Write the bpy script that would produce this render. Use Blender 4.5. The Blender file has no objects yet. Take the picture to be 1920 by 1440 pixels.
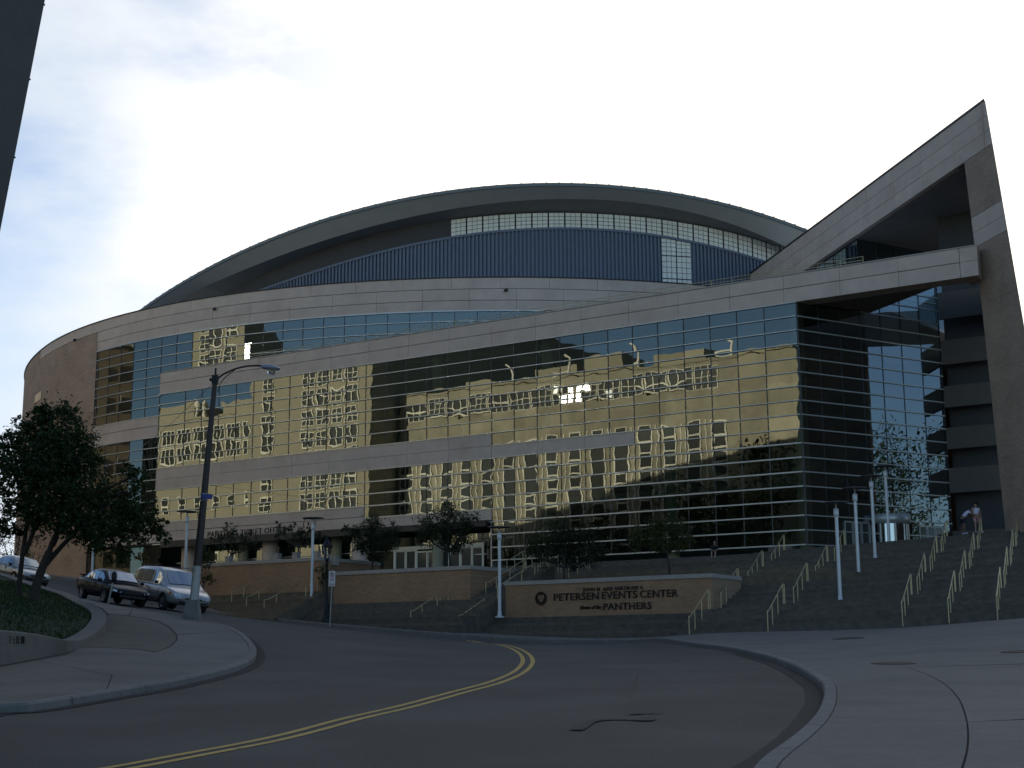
import bpy, bmesh, math, random
import numpy as np
from mathutils import Vector, Matrix, geometry
random.seed(7); rng = np.random.default_rng(11)
R_ = math.radians
S = bpy.context.scene
COL = S.collection

# ------------------------------------------------------------------ camera, sky, sun, exposure
F, PITCH, ROLL = 2698.3, R_(10.956), R_(-0.3367)       # focal length in pixels of the 1920 px wide photograph
cam = bpy.data.cameras.new('camera'); camo = bpy.data.objects.new('camera', cam); COL.objects.link(camo)
cam.sensor_width = 36.0; cam.lens = 36.0 * F / 1920; cam.clip_start = 0.1; cam.clip_end = 3000
_cp, _sp, _c, _s = math.cos(PITCH), math.sin(PITCH), math.cos(ROLL), math.sin(ROLL)
FW = Vector((0, _cp, _sp)); _up0 = Vector((0, -_sp, _cp)); _rt0 = Vector((1, 0, 0))
RT = _c*_rt0 + _s*_up0; UP = -_s*_rt0 + _c*_up0
camo.matrix_world = Matrix(((RT.x, UP.x, -FW.x, 0), (RT.y, UP.y, -FW.y, 0), (RT.z, UP.z, -FW.z, 0), (0, 0, 0, 1)))
S.camera = camo

SUN_AZ, SUN_EL = R_(15.0), R_(13.6)                      # azimuth clockwise from the view axis (+Y)
sun_dir = Vector((math.sin(SUN_AZ)*math.cos(SUN_EL), math.cos(SUN_AZ)*math.cos(SUN_EL), math.sin(SUN_EL)))
W = bpy.data.worlds.new('World'); S.world = W; W.use_nodes = True
nt = W.node_tree; nt.nodes.clear()
def wn(t, **k):
    n = nt.nodes.new(t)
    for a, b in k.items(): setattr(n, a, b)
    return n
wo = wn('ShaderNodeOutputWorld'); bg = wn('ShaderNodeBackground'); sky = wn('ShaderNodeTexSky')
sky.sky_type = 'NISHITA'; sky.sun_disc = False; sky.sun_elevation = SUN_EL; sky.sun_rotation = SUN_AZ
sky.air_density = 1.0; sky.dust_density = 0.3; sky.ozone_density = 2.4; sky.altitude = 1800
tc = wn('ShaderNodeTexCoord'); mp = wn('ShaderNodeMapping'); mp.inputs['Scale'].default_value = (1.0, 1.0, 2.4)
nz = wn('ShaderNodeTexNoise'); nz.inputs['Scale'].default_value = 2.6; nz.inputs['Detail'].default_value = 9; nz.inputs['Roughness'].default_value = 0.56
dotn = wn('ShaderNodeVectorMath', operation='DOT_PRODUCT'); dotn.inputs[1].default_value = sun_dir
hz = wn('ShaderNodeMapRange'); hz.inputs[1].default_value = 0.30; hz.inputs[2].default_value = 0.95
hz.inputs[3].default_value = -0.36; hz.inputs[4].default_value = 0.24
addn = wn('ShaderNodeMath', operation='ADD')
cr = wn('ShaderNodeMapRange'); cr.interpolation_type = 'SMOOTHSTEP'
cr.inputs[1].default_value = 0.40; cr.inputs[2].default_value = 0.74; cr.inputs[3].default_value = 0.0; cr.inputs[4].default_value = 0.93
mixc = wn('ShaderNodeMixRGB'); cb_ = wn('ShaderNodeMapRange'); cb_.interpolation_type = 'SMOOTHSTEP'; cb_.inputs[1].default_value = 0.82; cb_.inputs[2].default_value = 0.965
cloudc = wn('ShaderNodeMixRGB'); cloudc.inputs['Color1'].default_value = (5.0, 5.35, 5.75, 1); cloudc.inputs['Color2'].default_value = (10.2, 9.4, 8.2, 1)   # thin cloud scatters most light near the sun
L = nt.links.new
L(tc.outputs['Generated'], mp.inputs['Vector']); L(mp.outputs['Vector'], nz.inputs['Vector'])
L(tc.outputs['Generated'], dotn.inputs[0]); L(dotn.outputs['Value'], hz.inputs[0])
L(nz.outputs['Fac'], addn.inputs[0]); L(hz.outputs[0], addn.inputs[1]); L(addn.outputs[0], cr.inputs[0])
veil = wn('ShaderNodeMapRange'); veil.interpolation_type = 'SMOOTHSTEP'; veil.inputs[1].default_value = 0.62; veil.inputs[2].default_value = 0.97; veil.inputs[3].default_value = 0.0; veil.inputs[4].default_value = 0.62
mxx = wn('ShaderNodeMath', operation='MAXIMUM'); L(dotn.outputs['Value'], veil.inputs[0]); L(cr.outputs[0], mxx.inputs[0]); L(veil.outputs[0], mxx.inputs[1])
L(mxx.outputs[0], mixc.inputs['Fac']); L(dotn.outputs['Value'], cb_.inputs[0]); L(cb_.outputs[0], cloudc.inputs['Fac']); L(cloudc.outputs['Color'], mixc.inputs['Color2']); L(sky.outputs['Color'], mixc.inputs['Color1']); L(mixc.outputs['Color'], bg.inputs['Color'])
bg.inputs['Strength'].default_value = 0.08
L(bg.outputs[0], wo.inputs['Surface'])
sl = bpy.data.lights.new('sun', 'SUN'); sl.energy = 4.5; sl.angle = R_(0.5); sl.color = (1.0, 0.93, 0.80)
slo = bpy.data.objects.new('sun', sl); COL.objects.link(slo); slo.rotation_euler = sun_dir.to_track_quat('Z', 'Y').to_euler()
S.view_settings.view_transform = 'Standard'; S.view_settings.look = 'None'; S.view_settings.exposure = 1.08; S.view_settings.gamma = 1.0
S.view_settings.use_curve_mapping = False
S.cycles.caustics_reflective = False; S.cycles.caustics_refractive = False

# ------------------------------------------------------------------ points in space
def ray(x, y): return RT*((x-960)/F) + UP*((720-y)/F) + FW     # a view direction through a photograph pixel
def at_y(x, y, Y): d = ray(x, y); return d*(Y/d.y)
def at_z(x, y, z): d = ray(x, y); return d*(z/d.z)
A1, A2 = R_(32.626), R_(30.245)
CN = Vector((17.291, 85.0, 0))                                  # plan point of the glass corner
D1 = Vector((-math.cos(A1), math.sin(A1), 0)); U1 = -D1; N1 = Vector((-math.sin(A1), -math.cos(A1), 0))
D2 = Vector((math.cos(A2), math.sin(A2), 0)); N2 = Vector((math.sin(A2), -math.cos(A2), 0))
Z3 = Vector((0, 0, 1))
def front(s, z, v=0.0): return CN + D1*s + N1*v + Z3*z
def right(t, z, v=0.0): return CN + D2*t + N2*v + Z3*z
ST = 53.245; RD = 48.5; TD = CN + D1*ST; OD = TD - N1*RD        # the drum, tangent to the front wall
def sstep(x): x = max(0, min(1, x)); return x*x*(3-2*x)
def drum_n(a):
    t = -a/RD; c, s = math.cos(t), math.sin(t)
    return Vector((N1.x*c - N1.y*s, N1.x*s + N1.y*c, 0))
def drum(a, z, off=0.0):
    r = RD + off + 2.6*sstep((a-22)/40)
    return OD + drum_n(a)*r + Z3*z

# ------------------------------------------------------------------ materials
MATS = {}
def mat(name, col, rough=0.7, metal=0.0, var=0.12, scale=6.0, bump=0.0, bscale=60.0, spec=0.5, wear=None, coat=0.0, stretch=None, speck=0.0, speck_scale=45.0):
    m = bpy.data.materials.new(name); m.use_nodes = True; n = m.node_tree.nodes; l = m.node_tree.links
    b = n['Principled BSDF']; b.inputs['Roughness'].default_value = rough; b.inputs['Metallic'].default_value = metal
    b.inputs['Specular IOR Level'].default_value = spec; b.inputs['Coat Weight'].default_value = coat
    g = n.new('ShaderNodeNewGeometry')
    src = g.outputs['Position']
    if stretch:
        mpn = n.new('ShaderNodeMapping'); mpn.inputs['Scale'].default_value = stretch; l.new(src, mpn.inputs['Vector']); src = mpn.outputs['Vector']
    nz = n.new('ShaderNodeTexNoise'); nz.inputs['Scale'].default_value = scale; nz.inputs['Detail'].default_value = 6; nz.inputs['Roughness'].default_value = 0.62
    l.new(src, nz.inputs['Vector'])
    mr = n.new('ShaderNodeMapRange'); mr.inputs[1].default_value = 0.25; mr.inputs[2].default_value = 0.75
    mr.inputs[3].default_value = 1-var; mr.inputs[4].default_value = 1+var
    l.new(nz.outputs['Fac'], mr.inputs[0])
    oi = n.new('ShaderNodeObjectInfo'); mo = n.new('ShaderNodeMapRange'); mo.inputs[3].default_value = 1-var*0.35; mo.inputs[4].default_value = 1+var*0.35
    l.new(oi.outputs['Random'], mo.inputs[0])
    mu = n.new('ShaderNodeMath'); mu.operation = 'MULTIPLY'; l.new(mr.outputs[0], mu.inputs[0]); l.new(mo.outputs[0], mu.inputs[1])
    vm = n.new('ShaderNodeVectorMath'); vm.operation = 'SCALE'; vm.inputs[0].default_value = col; l.new(mu.outputs[0], vm.inputs['Scale'])
    out = vm.outputs['Vector']
    if wear:
        wcol, wscale, lo, hi = wear
        n2 = n.new('ShaderNodeTexNoise'); n2.inputs['Scale'].default_value = wscale; n2.inputs['Detail'].default_value = 8; l.new(g.outputs['Position'], n2.inputs['Vector'])
        m2 = n.new('ShaderNodeMapRange'); m2.inputs[1].default_value = lo; m2.inputs[2].default_value = hi; l.new(n2.outputs['Fac'], m2.inputs[0])
        mx = n.new('ShaderNodeMixRGB'); mx.inputs['Color2'].default_value = (*wcol, 1); l.new(m2.outputs[0], mx.inputs['Fac']); l.new(out, mx.inputs['Color1']); out = mx.outputs['Color']
    if speck:
        n4 = n.new('ShaderNodeTexNoise'); n4.inputs['Scale'].default_value = speck_scale; n4.inputs['Detail'].default_value = 3; n4.inputs['Roughness'].default_value = 0.8; l.new(g.outputs['Position'], n4.inputs['Vector'])
        m4 = n.new('ShaderNodeMapRange'); m4.inputs[1].default_value = 0.3; m4.inputs[2].default_value = 0.7; m4.inputs[3].default_value = 1-speck; m4.inputs[4].default_value = 1+speck; l.new(n4.outputs['Fac'], m4.inputs[0])
        v4 = n.new('ShaderNodeVectorMath'); v4.operation = 'SCALE'; l.new(out, v4.inputs[0]); l.new(m4.outputs[0], v4.inputs['Scale']); out = v4.outputs['Vector']
    l.new(out, b.inputs['Base Color'])
    if bump:
        n3 = n.new('ShaderNodeTexNoise'); n3.inputs['Scale'].default_value = bscale; n3.inputs['Detail'].default_value = 4; l.new(g.outputs['Position'], n3.inputs['Vector'])
        bp = n.new('ShaderNodeBump'); bp.inputs['Strength'].default_value = bump; bp.inputs['Distance'].default_value = 0.02; l.new(n3.outputs['Fac'], bp.inputs['Height']); l.new(bp.outputs[0], b.inputs['Normal'])
    MATS[name] = m; return m
def brick_mat(name, col, mortar, horiz, sc=1.0):
    """bricks laid in courses: the along-wall coordinate is the dot product of the position with `horiz`"""
    m = bpy.data.materials.new(name); m.use_nodes = True; n = m.node_tree.nodes; l = m.node_tree.links
    b = n['Principled BSDF']; b.inputs['Roughness'].default_value = 0.85
    g = n.new('ShaderNodeNewGeometry'); d = n.new('ShaderNodeVectorMath'); d.operation = 'DOT_PRODUCT'; d.inputs[1].default_value = horiz
    sx = n.new('ShaderNodeSeparateXYZ'); cb = n.new('ShaderNodeCombineXYZ')
    l.new(g.outputs['Position'], d.inputs[0]); l.new(g.outputs['Position'], sx.inputs[0]); l.new(d.outputs['Value'], cb.inputs[0]); l.new(sx.outputs['Z'], cb.inputs[1])
    br = n.new('ShaderNodeTexBrick'); br.inputs['Scale'].default_value = 1.0; br.inputs['Brick Width'].default_value = 0.30*sc; br.inputs['Row Height'].default_value = 0.10*sc
    br.inputs['Mortar Size'].default_value = 0.012*sc; br.inputs['Color1'].default_value = (*col, 1); br.inputs['Color2'].default_value = (col[0]*0.78, col[1]*0.75, col[2]*0.75, 1)
    br.inputs['Mortar'].default_value = (*mortar, 1); l.new(cb.outputs[0], br.inputs['Vector'])
    nz = n.new('ShaderNodeTexNoise'); nz.inputs['Scale'].default_value = 0.6; nz.inputs['Detail'].default_value = 8; l.new(g.outputs['Position'], nz.inputs['Vector'])
    mr = n.new('ShaderNodeMapRange'); mr.inputs[1].default_value = .25; mr.inputs[2].default_value = .75; mr.inputs[3].default_value = 0.82; mr.inputs[4].default_value = 1.18; l.new(nz.outputs['Fac'], mr.inputs[0])
    vm = n.new('ShaderNodeVectorMath'); vm.operation = 'SCALE'; l.new(br.outputs['Color'], vm.inputs[0]); l.new(mr.outputs[0], vm.inputs['Scale']); l.new(vm.outputs['Vector'], b.inputs['Base Color'])
    bp = n.new('ShaderNodeBump'); bp.inputs['Strength'].default_value = 0.4; bp.inputs['Distance'].default_value = 0.01; bp.invert = True; l.new(br.outputs['Fac'], bp.inputs['Height']); l.new(bp.outputs[0], b.inputs['Normal'])
    MATS[name] = m; return m
def glass_mat(name, refl, rcol, tcol, rough=0.0):
    m = bpy.data.materials.new(name); m.use_nodes = True; n = m.node_tree.nodes; l = m.node_tree.links
    n.remove(n['Principled BSDF'])
    o = n['Material Output']; mx = n.new('ShaderNodeMixShader'); tr = n.new('ShaderNodeBsdfTransparent'); gl = n.new('ShaderNodeBsdfGlossy')
    tr.inputs['Color'].default_value = (*tcol, 1); gl.inputs['Roughness'].default_value = rough
    oi = n.new('ShaderNodeObjectInfo'); mr = n.new('ShaderNodeMapRange'); mr.inputs[3].default_value = 0.76; mr.inputs[4].default_value = 1.10; l.new(oi.outputs['Random'], mr.inputs[0])
    vm = n.new('ShaderNodeVectorMath'); vm.operation = 'SCALE'; vm.inputs[0].default_value = rcol; l.new(mr.outputs[0], vm.inputs['Scale']); l.new(vm.outputs['Vector'], gl.inputs['Color'])
    lw = n.new('ShaderNodeLayerWeight'); lw.inputs['Blend'].default_value = 0.35
    m2 = n.new('ShaderNodeMapRange'); m2.inputs[3].default_value = refl; m2.inputs[4].default_value = 1.0; l.new(lw.outputs['Fresnel'], m2.inputs[0])
    l.new(m2.outputs[0], mx.inputs[0]); l.new(tr.outputs[0], mx.inputs[1]); l.new(gl.outputs[0], mx.inputs[2]); l.new(mx.outputs[0], o.inputs['Surface'])
    MATS[name] = m; return m
def leaf_mat(name, col, col2):
    m = bpy.data.materials.new(name); m.use_nodes = True; n = m.node_tree.nodes; l = m.node_tree.links
    b = n['Principled BSDF']; b.inputs['Roughness'].default_value = 0.55; b.inputs['Specular IOR Level'].default_value = 0.25
    o = n['Material Output']; g = n.new('ShaderNodeNewGeometry'); mx = n.new('ShaderNodeMixRGB'); mx.inputs['Color1'].default_value = (*col, 1); mx.inputs['Color2'].default_value = (*col2, 1)
    l.new(g.outputs['Random Per Island'], mx.inputs['Fac']); l.new(mx.outputs[0], b.inputs['Base Color'])
    tl = n.new('ShaderNodeBsdfTranslucent'); l.new(mx.outputs[0], tl.inputs['Color']); ms = n.new('ShaderNodeMixShader'); ms.inputs[0].default_value = 0.25
    l.new(b.outputs[0], ms.inputs[1]); l.new(tl.outputs[0], ms.inputs[2]); l.new(ms.outputs[0], o.inputs['Surface'])
    MATS[name] = m; return m
M = MATS
mat('limestone', (0.53, 0.43, 0.355), 0.8, var=0.10, scale=1.3, bump=0.15, bscale=25, wear=((0.43, 0.33, 0.27), 0.5, 0.52, 0.85))
mat('coping', (0.36, 0.32, 0.28), 0.75, var=0.1, scale=3)
brick_mat('brick_front', (0.36, 0.21, 0.11), (0.29, 0.21, 0.145), D1)
mat('shaded_limestone', (0.11, 0.095, 0.08), 0.85, var=0.1, scale=1.3)  # limestone of the recess, its deep shade darkened into the colour
brick_mat('brick_drum', (0.40, 0.275, 0.19), (0.34, 0.26, 0.20), Vector((-0.95, -0.3, 0)))
brick_mat('brick_pylon', (0.36, 0.265, 0.185), (0.30, 0.24, 0.19), Vector((-0.194, 0.981, 0)))
glass_mat('facade_glass', 0.115, (0.92, 0.95, 0.84), (0.40, 0.50, 0.45))
glass_mat('side_glass', 0.22, (0.80, 0.90, 0.95), (0.30, 0.36, 0.34))
glass_mat('car_glass', 0.35, (0.9, 0.95, 1.0), (0.10, 0.12, 0.12))
glass_mat('slit_glass', 0.72, (0.92, 0.96, 1.0), (0.2, 0.22, 0.24))
glass_mat('lamp_glass', 0.12, (1, 1, 1), (0.75, 0.78, 0.75))
mat('mullion_silver', (0.44, 0.46, 0.44), 0.4, 0.5, var=0.05)
mat('mullion_dark', (0.03, 0.035, 0.04), 0.4, 0.2, var=0.05)
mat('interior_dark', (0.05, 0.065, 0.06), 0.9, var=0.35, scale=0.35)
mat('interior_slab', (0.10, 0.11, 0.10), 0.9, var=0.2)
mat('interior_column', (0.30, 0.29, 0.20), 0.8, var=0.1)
mat('corrugated_blue', (0.115, 0.140, 0.185), 0.5, 0.15, var=0.08, scale=2)
mat('roof_metal', (0.15, 0.165, 0.155), 0.5, 0.35, var=0.08, scale=1.0)
mat('roof_fascia', (0.37, 0.365, 0.33), 0.6, 0.0, var=0.08, scale=0.8)
mat('soffit_grey', (0.19, 0.185, 0.175), 0.85, var=0.10, scale=0.8)
mat('soffit_brown', (0.14, 0.12, 0.10), 0.85, var=0.10, scale=0.8)
mat('panel_white', (0.80, 0.79, 0.70), 0.6, var=0.10, scale=1.5)
mat('dark_metal', (0.03, 0.03, 0.032), 0.5, 0.4, var=0.1)
mat('roof_gravel', (0.72, 0.71, 0.69), 0.9, var=0.08, scale=2)
mat('mirror_pane', (0.70, 0.74, 0.76), 0.15, 1.0, var=0.01)
mat('asphalt', (0.036, 0.0355, 0.0325), 0.82, var=0.28, scale=22, bump=0.5, bscale=90, wear=((0.055, 0.054, 0.050), 0.30, 0.42, 0.66), speck=0.55, speck_scale=28)
mat('concrete', (0.152, 0.140, 0.120), 0.88, var=0.13, scale=4, bump=0.25, bscale=70, wear=((0.106, 0.096, 0.082), 0.45, 0.45, 0.72), speck=0.14, speck_scale=18)
mat('concrete_pale', (0.18, 0.178, 0.17), 0.88, var=0.12, scale=5, bump=0.2, bscale=70)
mat('aggregate', (0.125, 0.108, 0.082), 0.92, var=0.22, scale=30, bump=0.5, bscale=60, wear=((0.10, 0.088, 0.068), 0.8, 0.4, 0.8))
mat('joint_dark', (0.035, 0.034, 0.032), 0.95, var=0.2)
mat('kerb_stone', (0.17, 0.16, 0.145), 0.9, var=0.25, scale=5, bump=0.4, bscale=40)
mat('step_stone', (0.105, 0.09, 0.072), 0.9, var=0.36, scale=3, bump=0.3, bscale=40)
mat('step_warm', (0.135, 0.108, 0.075), 0.9, var=0.34, scale=3, bump=0.3, bscale=40)
mat('plaza_stone', (0.17, 0.155, 0.135), 0.9, var=0.2, scale=2)
mat('yellow_paint', (0.50, 0.315, 0.055), 0.75, var=0.25, scale=14, wear=((0.16, 0.115, 0.045), 6.0, 0.55, 0.8))
mat('grime_shade', (0.017, 0.017, 0.016), 0.95, var=0.4, scale=6)  # gutter dirt, with kerb shade put into the same dark colour
mat('tar', (0.006, 0.006, 0.007), 0.85, var=0.2)
mat('iron', (0.025, 0.025, 0.028), 0.6, 0.6, var=0.3, scale=20)
mat('soil', (0.05, 0.04, 0.03), 1.0, var=0.3)
mat('terrain', (0.06, 0.062, 0.06), 0.95, var=0.3, scale=0.4)
mat('grass_base', (0.018, 0.032, 0.009), 1.0, var=0.35, scale=5)
mat('bark', (0.045, 0.036, 0.028), 0.95, var=0.3, scale=9, bump=0.6, bscale=30)
mat('rail_yellow', (0.52, 0.44, 0.24), 0.4, 0.35, var=0.1)
mat('pole_white', (0.62, 0.64, 0.64), 0.45, 0.15, var=0.06)
mat('lamp_bronze', (0.055, 0.042, 0.038), 0.5, 0.5, var=0.15)
mat('disc_grey', (0.13, 0.125, 0.11), 0.6, 0.2, var=0.08)
mat('lamp_grey', (0.30, 0.30, 0.36), 0.45, 0.4, var=0.1)
mat('black_iron', (0.012, 0.012, 0.013), 0.45, 0.4, var=0.1)
mat('sign_blue', (0.03, 0.045, 0.22), 0.5, var=0.05)
mat('sign_white', (0.66, 0.62, 0.60), 0.5, var=0.05)
mat('sign_red', (0.30, 0.06, 0.05), 0.5, var=0.05)
mat('letter_bronze', (0.028, 0.018, 0.016), 0.5, 0.5, var=0.1)
mat('galvanised', (0.36, 0.36, 0.35), 0.5, 0.5, var=0.1)
mat('paint_black', (0.008, 0.007, 0.011), 0.35, 0.0, var=0.05, coat=0.05, spec=0.15)
mat('paint_silver', (0.47, 0.45, 0.44), 0.32, 0.55, var=0.04, coat=0.6)
mat('paint_champagne', (0.44, 0.43, 0.41), 0.32, 0.5, var=0.04, coat=0.6)
mat('trim_black', (0.012, 0.012, 0.012), 0.6, var=0.05)
mat('tyre', (0.014, 0.014, 0.014), 0.85, var=0.1)
mat('rim', (0.42, 0.42, 0.43), 0.35, 0.8, var=0.05)
mat('headlight', (0.62, 0.64, 0.66), 0.12, 0.3, var=0.02, coat=1.0)
mat('taillight', (0.28, 0.02, 0.02), 0.2, var=0.02, coat=1.0)
mat('amber', (0.5, 0.14, 0.02), 0.25, var=0.02)
mat('skin', (0.36, 0.22, 0.16), 0.6, var=0.04)
mat('skin_dark', (0.16, 0.09, 0.06), 0.6, var=0.04)
mat('hair_dark', (0.012, 0.009, 0.008), 0.7, var=0.1)
mat('cloth_white', (0.60, 0.58, 0.70), 0.9, var=0.05)
mat('cloth_navy', (0.015, 0.016, 0.035), 0.9, var=0.05)
mat('cloth_pink', (0.55, 0.30, 0.33), 0.9, var=0.05)
mat('cloth_black', (0.012, 0.012, 0.015), 0.9, var=0.05)
mat('tan_stone', (0.335, 0.31, 0.225), 0.85, var=0.08, scale=0.6)
mat('tan_panel', (0.335, 0.31, 0.225), 0.85, var=0.30, scale=0.5)
mat('tan_stone_dark', (0.30, 0.23, 0.15), 0.85, var=0.1, scale=0.6)
mat('window_white', (0.74, 0.72, 0.60), 0.6, var=0.04)
mat('window_dark', (0.055, 0.062, 0.056), 0.08, 0.0, var=0.2, spec=0.8)
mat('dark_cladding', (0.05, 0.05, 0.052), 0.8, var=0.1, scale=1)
mat('edge_building', (0.085, 0.082, 0.078), 0.9, var=0.12, scale=1.5, bump=0.3, bscale=12)
leaf_mat('leaf_maple', (0.016, 0.034, 0.008), (0.035, 0.060, 0.014))
leaf_mat('leaf_small', (0.020, 0.032, 0.012), (0.038, 0.050, 0.018))
leaf_mat('leaf_olive', (0.045, 0.055, 0.016), (0.07, 0.075, 0.02))
leaf_mat('leaf_orange', (0.20, 0.09, 0.02), (0.10, 0.09, 0.02))
leaf_mat('leaf_purple', (0.020, 0.010, 0.022), (0.036, 0.018, 0.034))
leaf_mat('blade', (0.014, 0.040, 0.005), (0.026, 0.058, 0.008))

# ------------------------------------------------------------------ mesh building
class MB:
    def __init__(s): s.v = []; s.f = []; s.m = []; s.sm = []
    def face(s, pts, m=0, smooth=False):
        i = len(s.v); s.v += [tuple(p) for p in pts]; s.f.append(tuple(range(i, i+len(pts)))); s.m.append(m); s.sm.append(smooth); return s
    def grid(s, rows, m=0, smooth=True, close=False):
        i = len(s.v); nr = len(rows); nc = len(rows[0])
        for r in rows: s.v += [tuple(p) for p in r]
        for a in range(nr-1):
            for b in range(nc if close else nc-1):
                b2 = (b+1) % nc
                s.f.append((i+a*nc+b, i+a*nc+b2, i+(a+1)*nc+b2, i+(a+1)*nc+b)); s.m.append(m); s.sm.append(smooth)
        return s
    def prism(s, poly, vec, m=0):
        """a polygon pushed along vec"""
        vec = Vector(vec); n = len(poly); a = [Vector(p) for p in poly]; b = [p+vec for p in a]
        i = len(s.v); s.v += [tuple(p) for p in a+b]
        s.f.append(tuple(range(i, i+n))[::-1]); s.f.append(tuple(range(i+n, i+2*n)))
        for k in range(n): s.f.append((i+k, i+(k+1) % n, i+n+(k+1) % n, i+n+k))
        s.m += [m]*(n+2); s.sm += [False]*(n+2); return s
    def box(s, o, ex, ey, ez, m=0):
        o = Vector(o); ex, ey, ez = Vector(ex), Vector(ey), Vector(ez)
        return s.prism([o, o+ex, o+ex+ey, o+ey], ez, m)
    def cbox(s, c, hx, hy, hz, m=0, rz=0.0):
        c_, s_ = math.cos(rz), math.sin(rz); ex = Vector((c_, s_, 0))*hx; ey = Vector((-s_, c_, 0))*hy
        return s.box(Vector(c)-ex-ey-Z3*hz, ex*2, ey*2, Z3*2*hz, m)
    def tube(s, path, rad, n=8, m=0, cap=True, smooth=True):
        path = [Vector(p) for p in path]; rows = []
        if not hasattr(rad, '__len__'): rad = [rad]*len(path)
        for k, p in enumerate(path):
            t = (path[min(k+1, len(path)-1)] - path[max(k-1, 0)]).normalized()
            ref = Vector((0, 0, 1)) if abs(t.z) < 0.9 else Vector((1, 0, 0))
            x = t.cross(ref).normalized(); y = t.cross(x)
            rows.append([p + (x*math.cos(2*math.pi*j/n) + y*math.sin(2*math.pi*j/n))*rad[k] for j in range(n)])
        s.grid(rows, m, smooth, True)
        if cap: s.face(rows[0][::-1], m); s.face(rows[-1], m)
        return s
    def lathe(s, c, prof, n=16, m=0, smooth=True):
        c = Vector(c)
        rows = [[c + Vector((r*math.cos(2*math.pi*j/n), r*math.sin(2*math.pi*j/n), z)) for j in range(n)] for r, z in prof]
        s.grid(rows, m, smooth, True); return s
    def mesh(s, name, mats, org=None):
        me = bpy.data.meshes.new(name)
        v = s.v if org is None else [(p[0]-org[0], p[1]-org[1], p[2]-org[2]) for p in s.v]
        me.from_pydata(v, [], s.f)
        for k in (mats if isinstance(mats, (list, tuple)) else [mats]): me.materials.append(M[k])
        me.polygons.foreach_set('material_index', s.m); me.polygons.foreach_set('use_smooth', s.sm); me.update(); return me
    def obj(s, name, mats, parent=None, org=None, recalc=True):
        if org is None and parent is not None: org = origin_of(parent)
        me = s.mesh(name, mats, org)
        if recalc:
            bm = bmesh.new(); bm.from_mesh(me); bmesh.ops.recalc_face_normals(bm, faces=bm.faces); bm.to_mesh(me); bm.free()
        return link(name, me, parent)
def origin_of(o):
    p = Vector((0, 0, 0))
    while o is not None: p += o.location; o = o.parent
    return p
def link(name, data, parent=None):
    o = bpy.data.objects.new(name, data); COL.objects.link(o)
    if parent is not None: o.parent = parent
    return o
def tag(o, label=None, cat=None, group=None, kind=None):
    if label: o['label'] = label
    if cat: o['category'] = cat
    if group: o['group'] = group
    if kind: o['kind'] = kind
    return o
def thing(name, label, cat, loc, group=None, rz=0.0):
    o = bpy.data.objects.new(name, None); COL.objects.link(o); o.location = loc; o.rotation_euler = (0, 0, rz); o.empty_display_size = 0.3
    return tag(o, label, cat, group)
def struct(o): o['kind'] = 'structure'; return o
def copy_thing(src, loc, rz=None, label=None):
    r = src.copy(); COL.objects.link(r); r.location = loc
    if rz is not None: r.rotation_euler = (0, 0, rz)
    if label: r['label'] = label
    for ch in list(src.children):
        c = ch.copy(); COL.objects.link(c); c.parent = r
        for g in ch.children: d = g.copy(); COL.objects.link(d); d.parent = c
    return r
def text_mesh(body, size, depth, mname, align='CENTER', shear=0.0, offset=0.0, spacing=1.0):
    cu = bpy.data.curves.new('lettering', 'FONT'); cu.body = body; cu.size = size; cu.extrude = depth; cu.align_x = align; cu.shear = shear; cu.offset = offset; cu.space_character = spacing; cu.resolution_u = 3
    o = bpy.data.objects.new('lettering', cu); COL.objects.link(o); bpy.context.view_layer.update()
    me = bpy.data.meshes.new_from_object(o); bpy.data.objects.remove(o); bpy.data.curves.remove(cu)
    me.materials.clear(); me.materials.append(M[mname]); return me
def place_text(name, me, origin, xdir, normal, parent):
    o = link(name, me, parent); y = Vector(normal).cross(Vector(xdir))
    x = Vector(xdir); n = Vector(normal); p = Vector(origin) - (origin_of(parent) if parent else Vector((0, 0, 0)))
    o.matrix_local = Matrix(((x.x, y.x, n.x, p.x), (x.y, y.y, n.y, p.y), (x.z, y.z, n.z, p.z), (0, 0, 0, 1))); return o

# ------------------------------------------------------------------ the ground: one smooth hillside through surveyed points
GC = [(960,1440,14.8),(250,1440,15),(1480,1440,14.6),(1900,1440,14.2),(0,1338,23.5),(250,1303,27),(480,1235,39),(345,1166,50),(150,1129,58),(0,1088,68),
      (1000,1245,40),(920,1207,61),(1545,1308,26.5),(1480,1253,36),(1300,1215,52),(770,1187,72.5),(530,1166,78.5),(400,1153,81),(1030,1204,68),(1207,1205,64.2),
      (1288,1195,63),(1700,1186,58.6),(1900,1168,55.8),(1675,1244,38.5),(1905,1222,41.5),(0,1245,33),(122,1222,36.5),(200,1181,42.5),
      (145,1124,62),(215,1135,59.5),(327,1147,60.5),(26,1095,74),(383,1152,61.5),(100,1085,86),(610,1175,74)]
gp = [tuple(at_y(*c)) for c in GC] + [(0,0,-1.62),(30,-20,-2.4),(-30,-20,-2.4),(-60,60,6.0),(40,40,1.2),(42,70,2.6),(-45,90,6.4),(0,125,6),(-30,30,-0.2),(-25,0,-1.6),(25,0,-1.5),(70,70,3),(-90,100,7)]
gp = np.array(gp)
def _k(r2): return np.where(r2 > 0, 0.5*r2*np.log(r2+1e-12), 0.0)
def _fit():
    X = gp[:, :2]; n = len(X); d2 = ((X[:, None]-X[None])**2).sum(-1)
    A = np.zeros((n+3, n+3)); A[:n, :n] = _k(d2) + np.eye(n)*3.0; A[:n, n] = 1; A[:n, n+1:] = X; A[n:, :n] = A[:n, n:].T
    b = np.zeros(n+3); b[:n] = gp[:, 2]; return np.linalg.solve(A, b)
GW = _fit()
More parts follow.
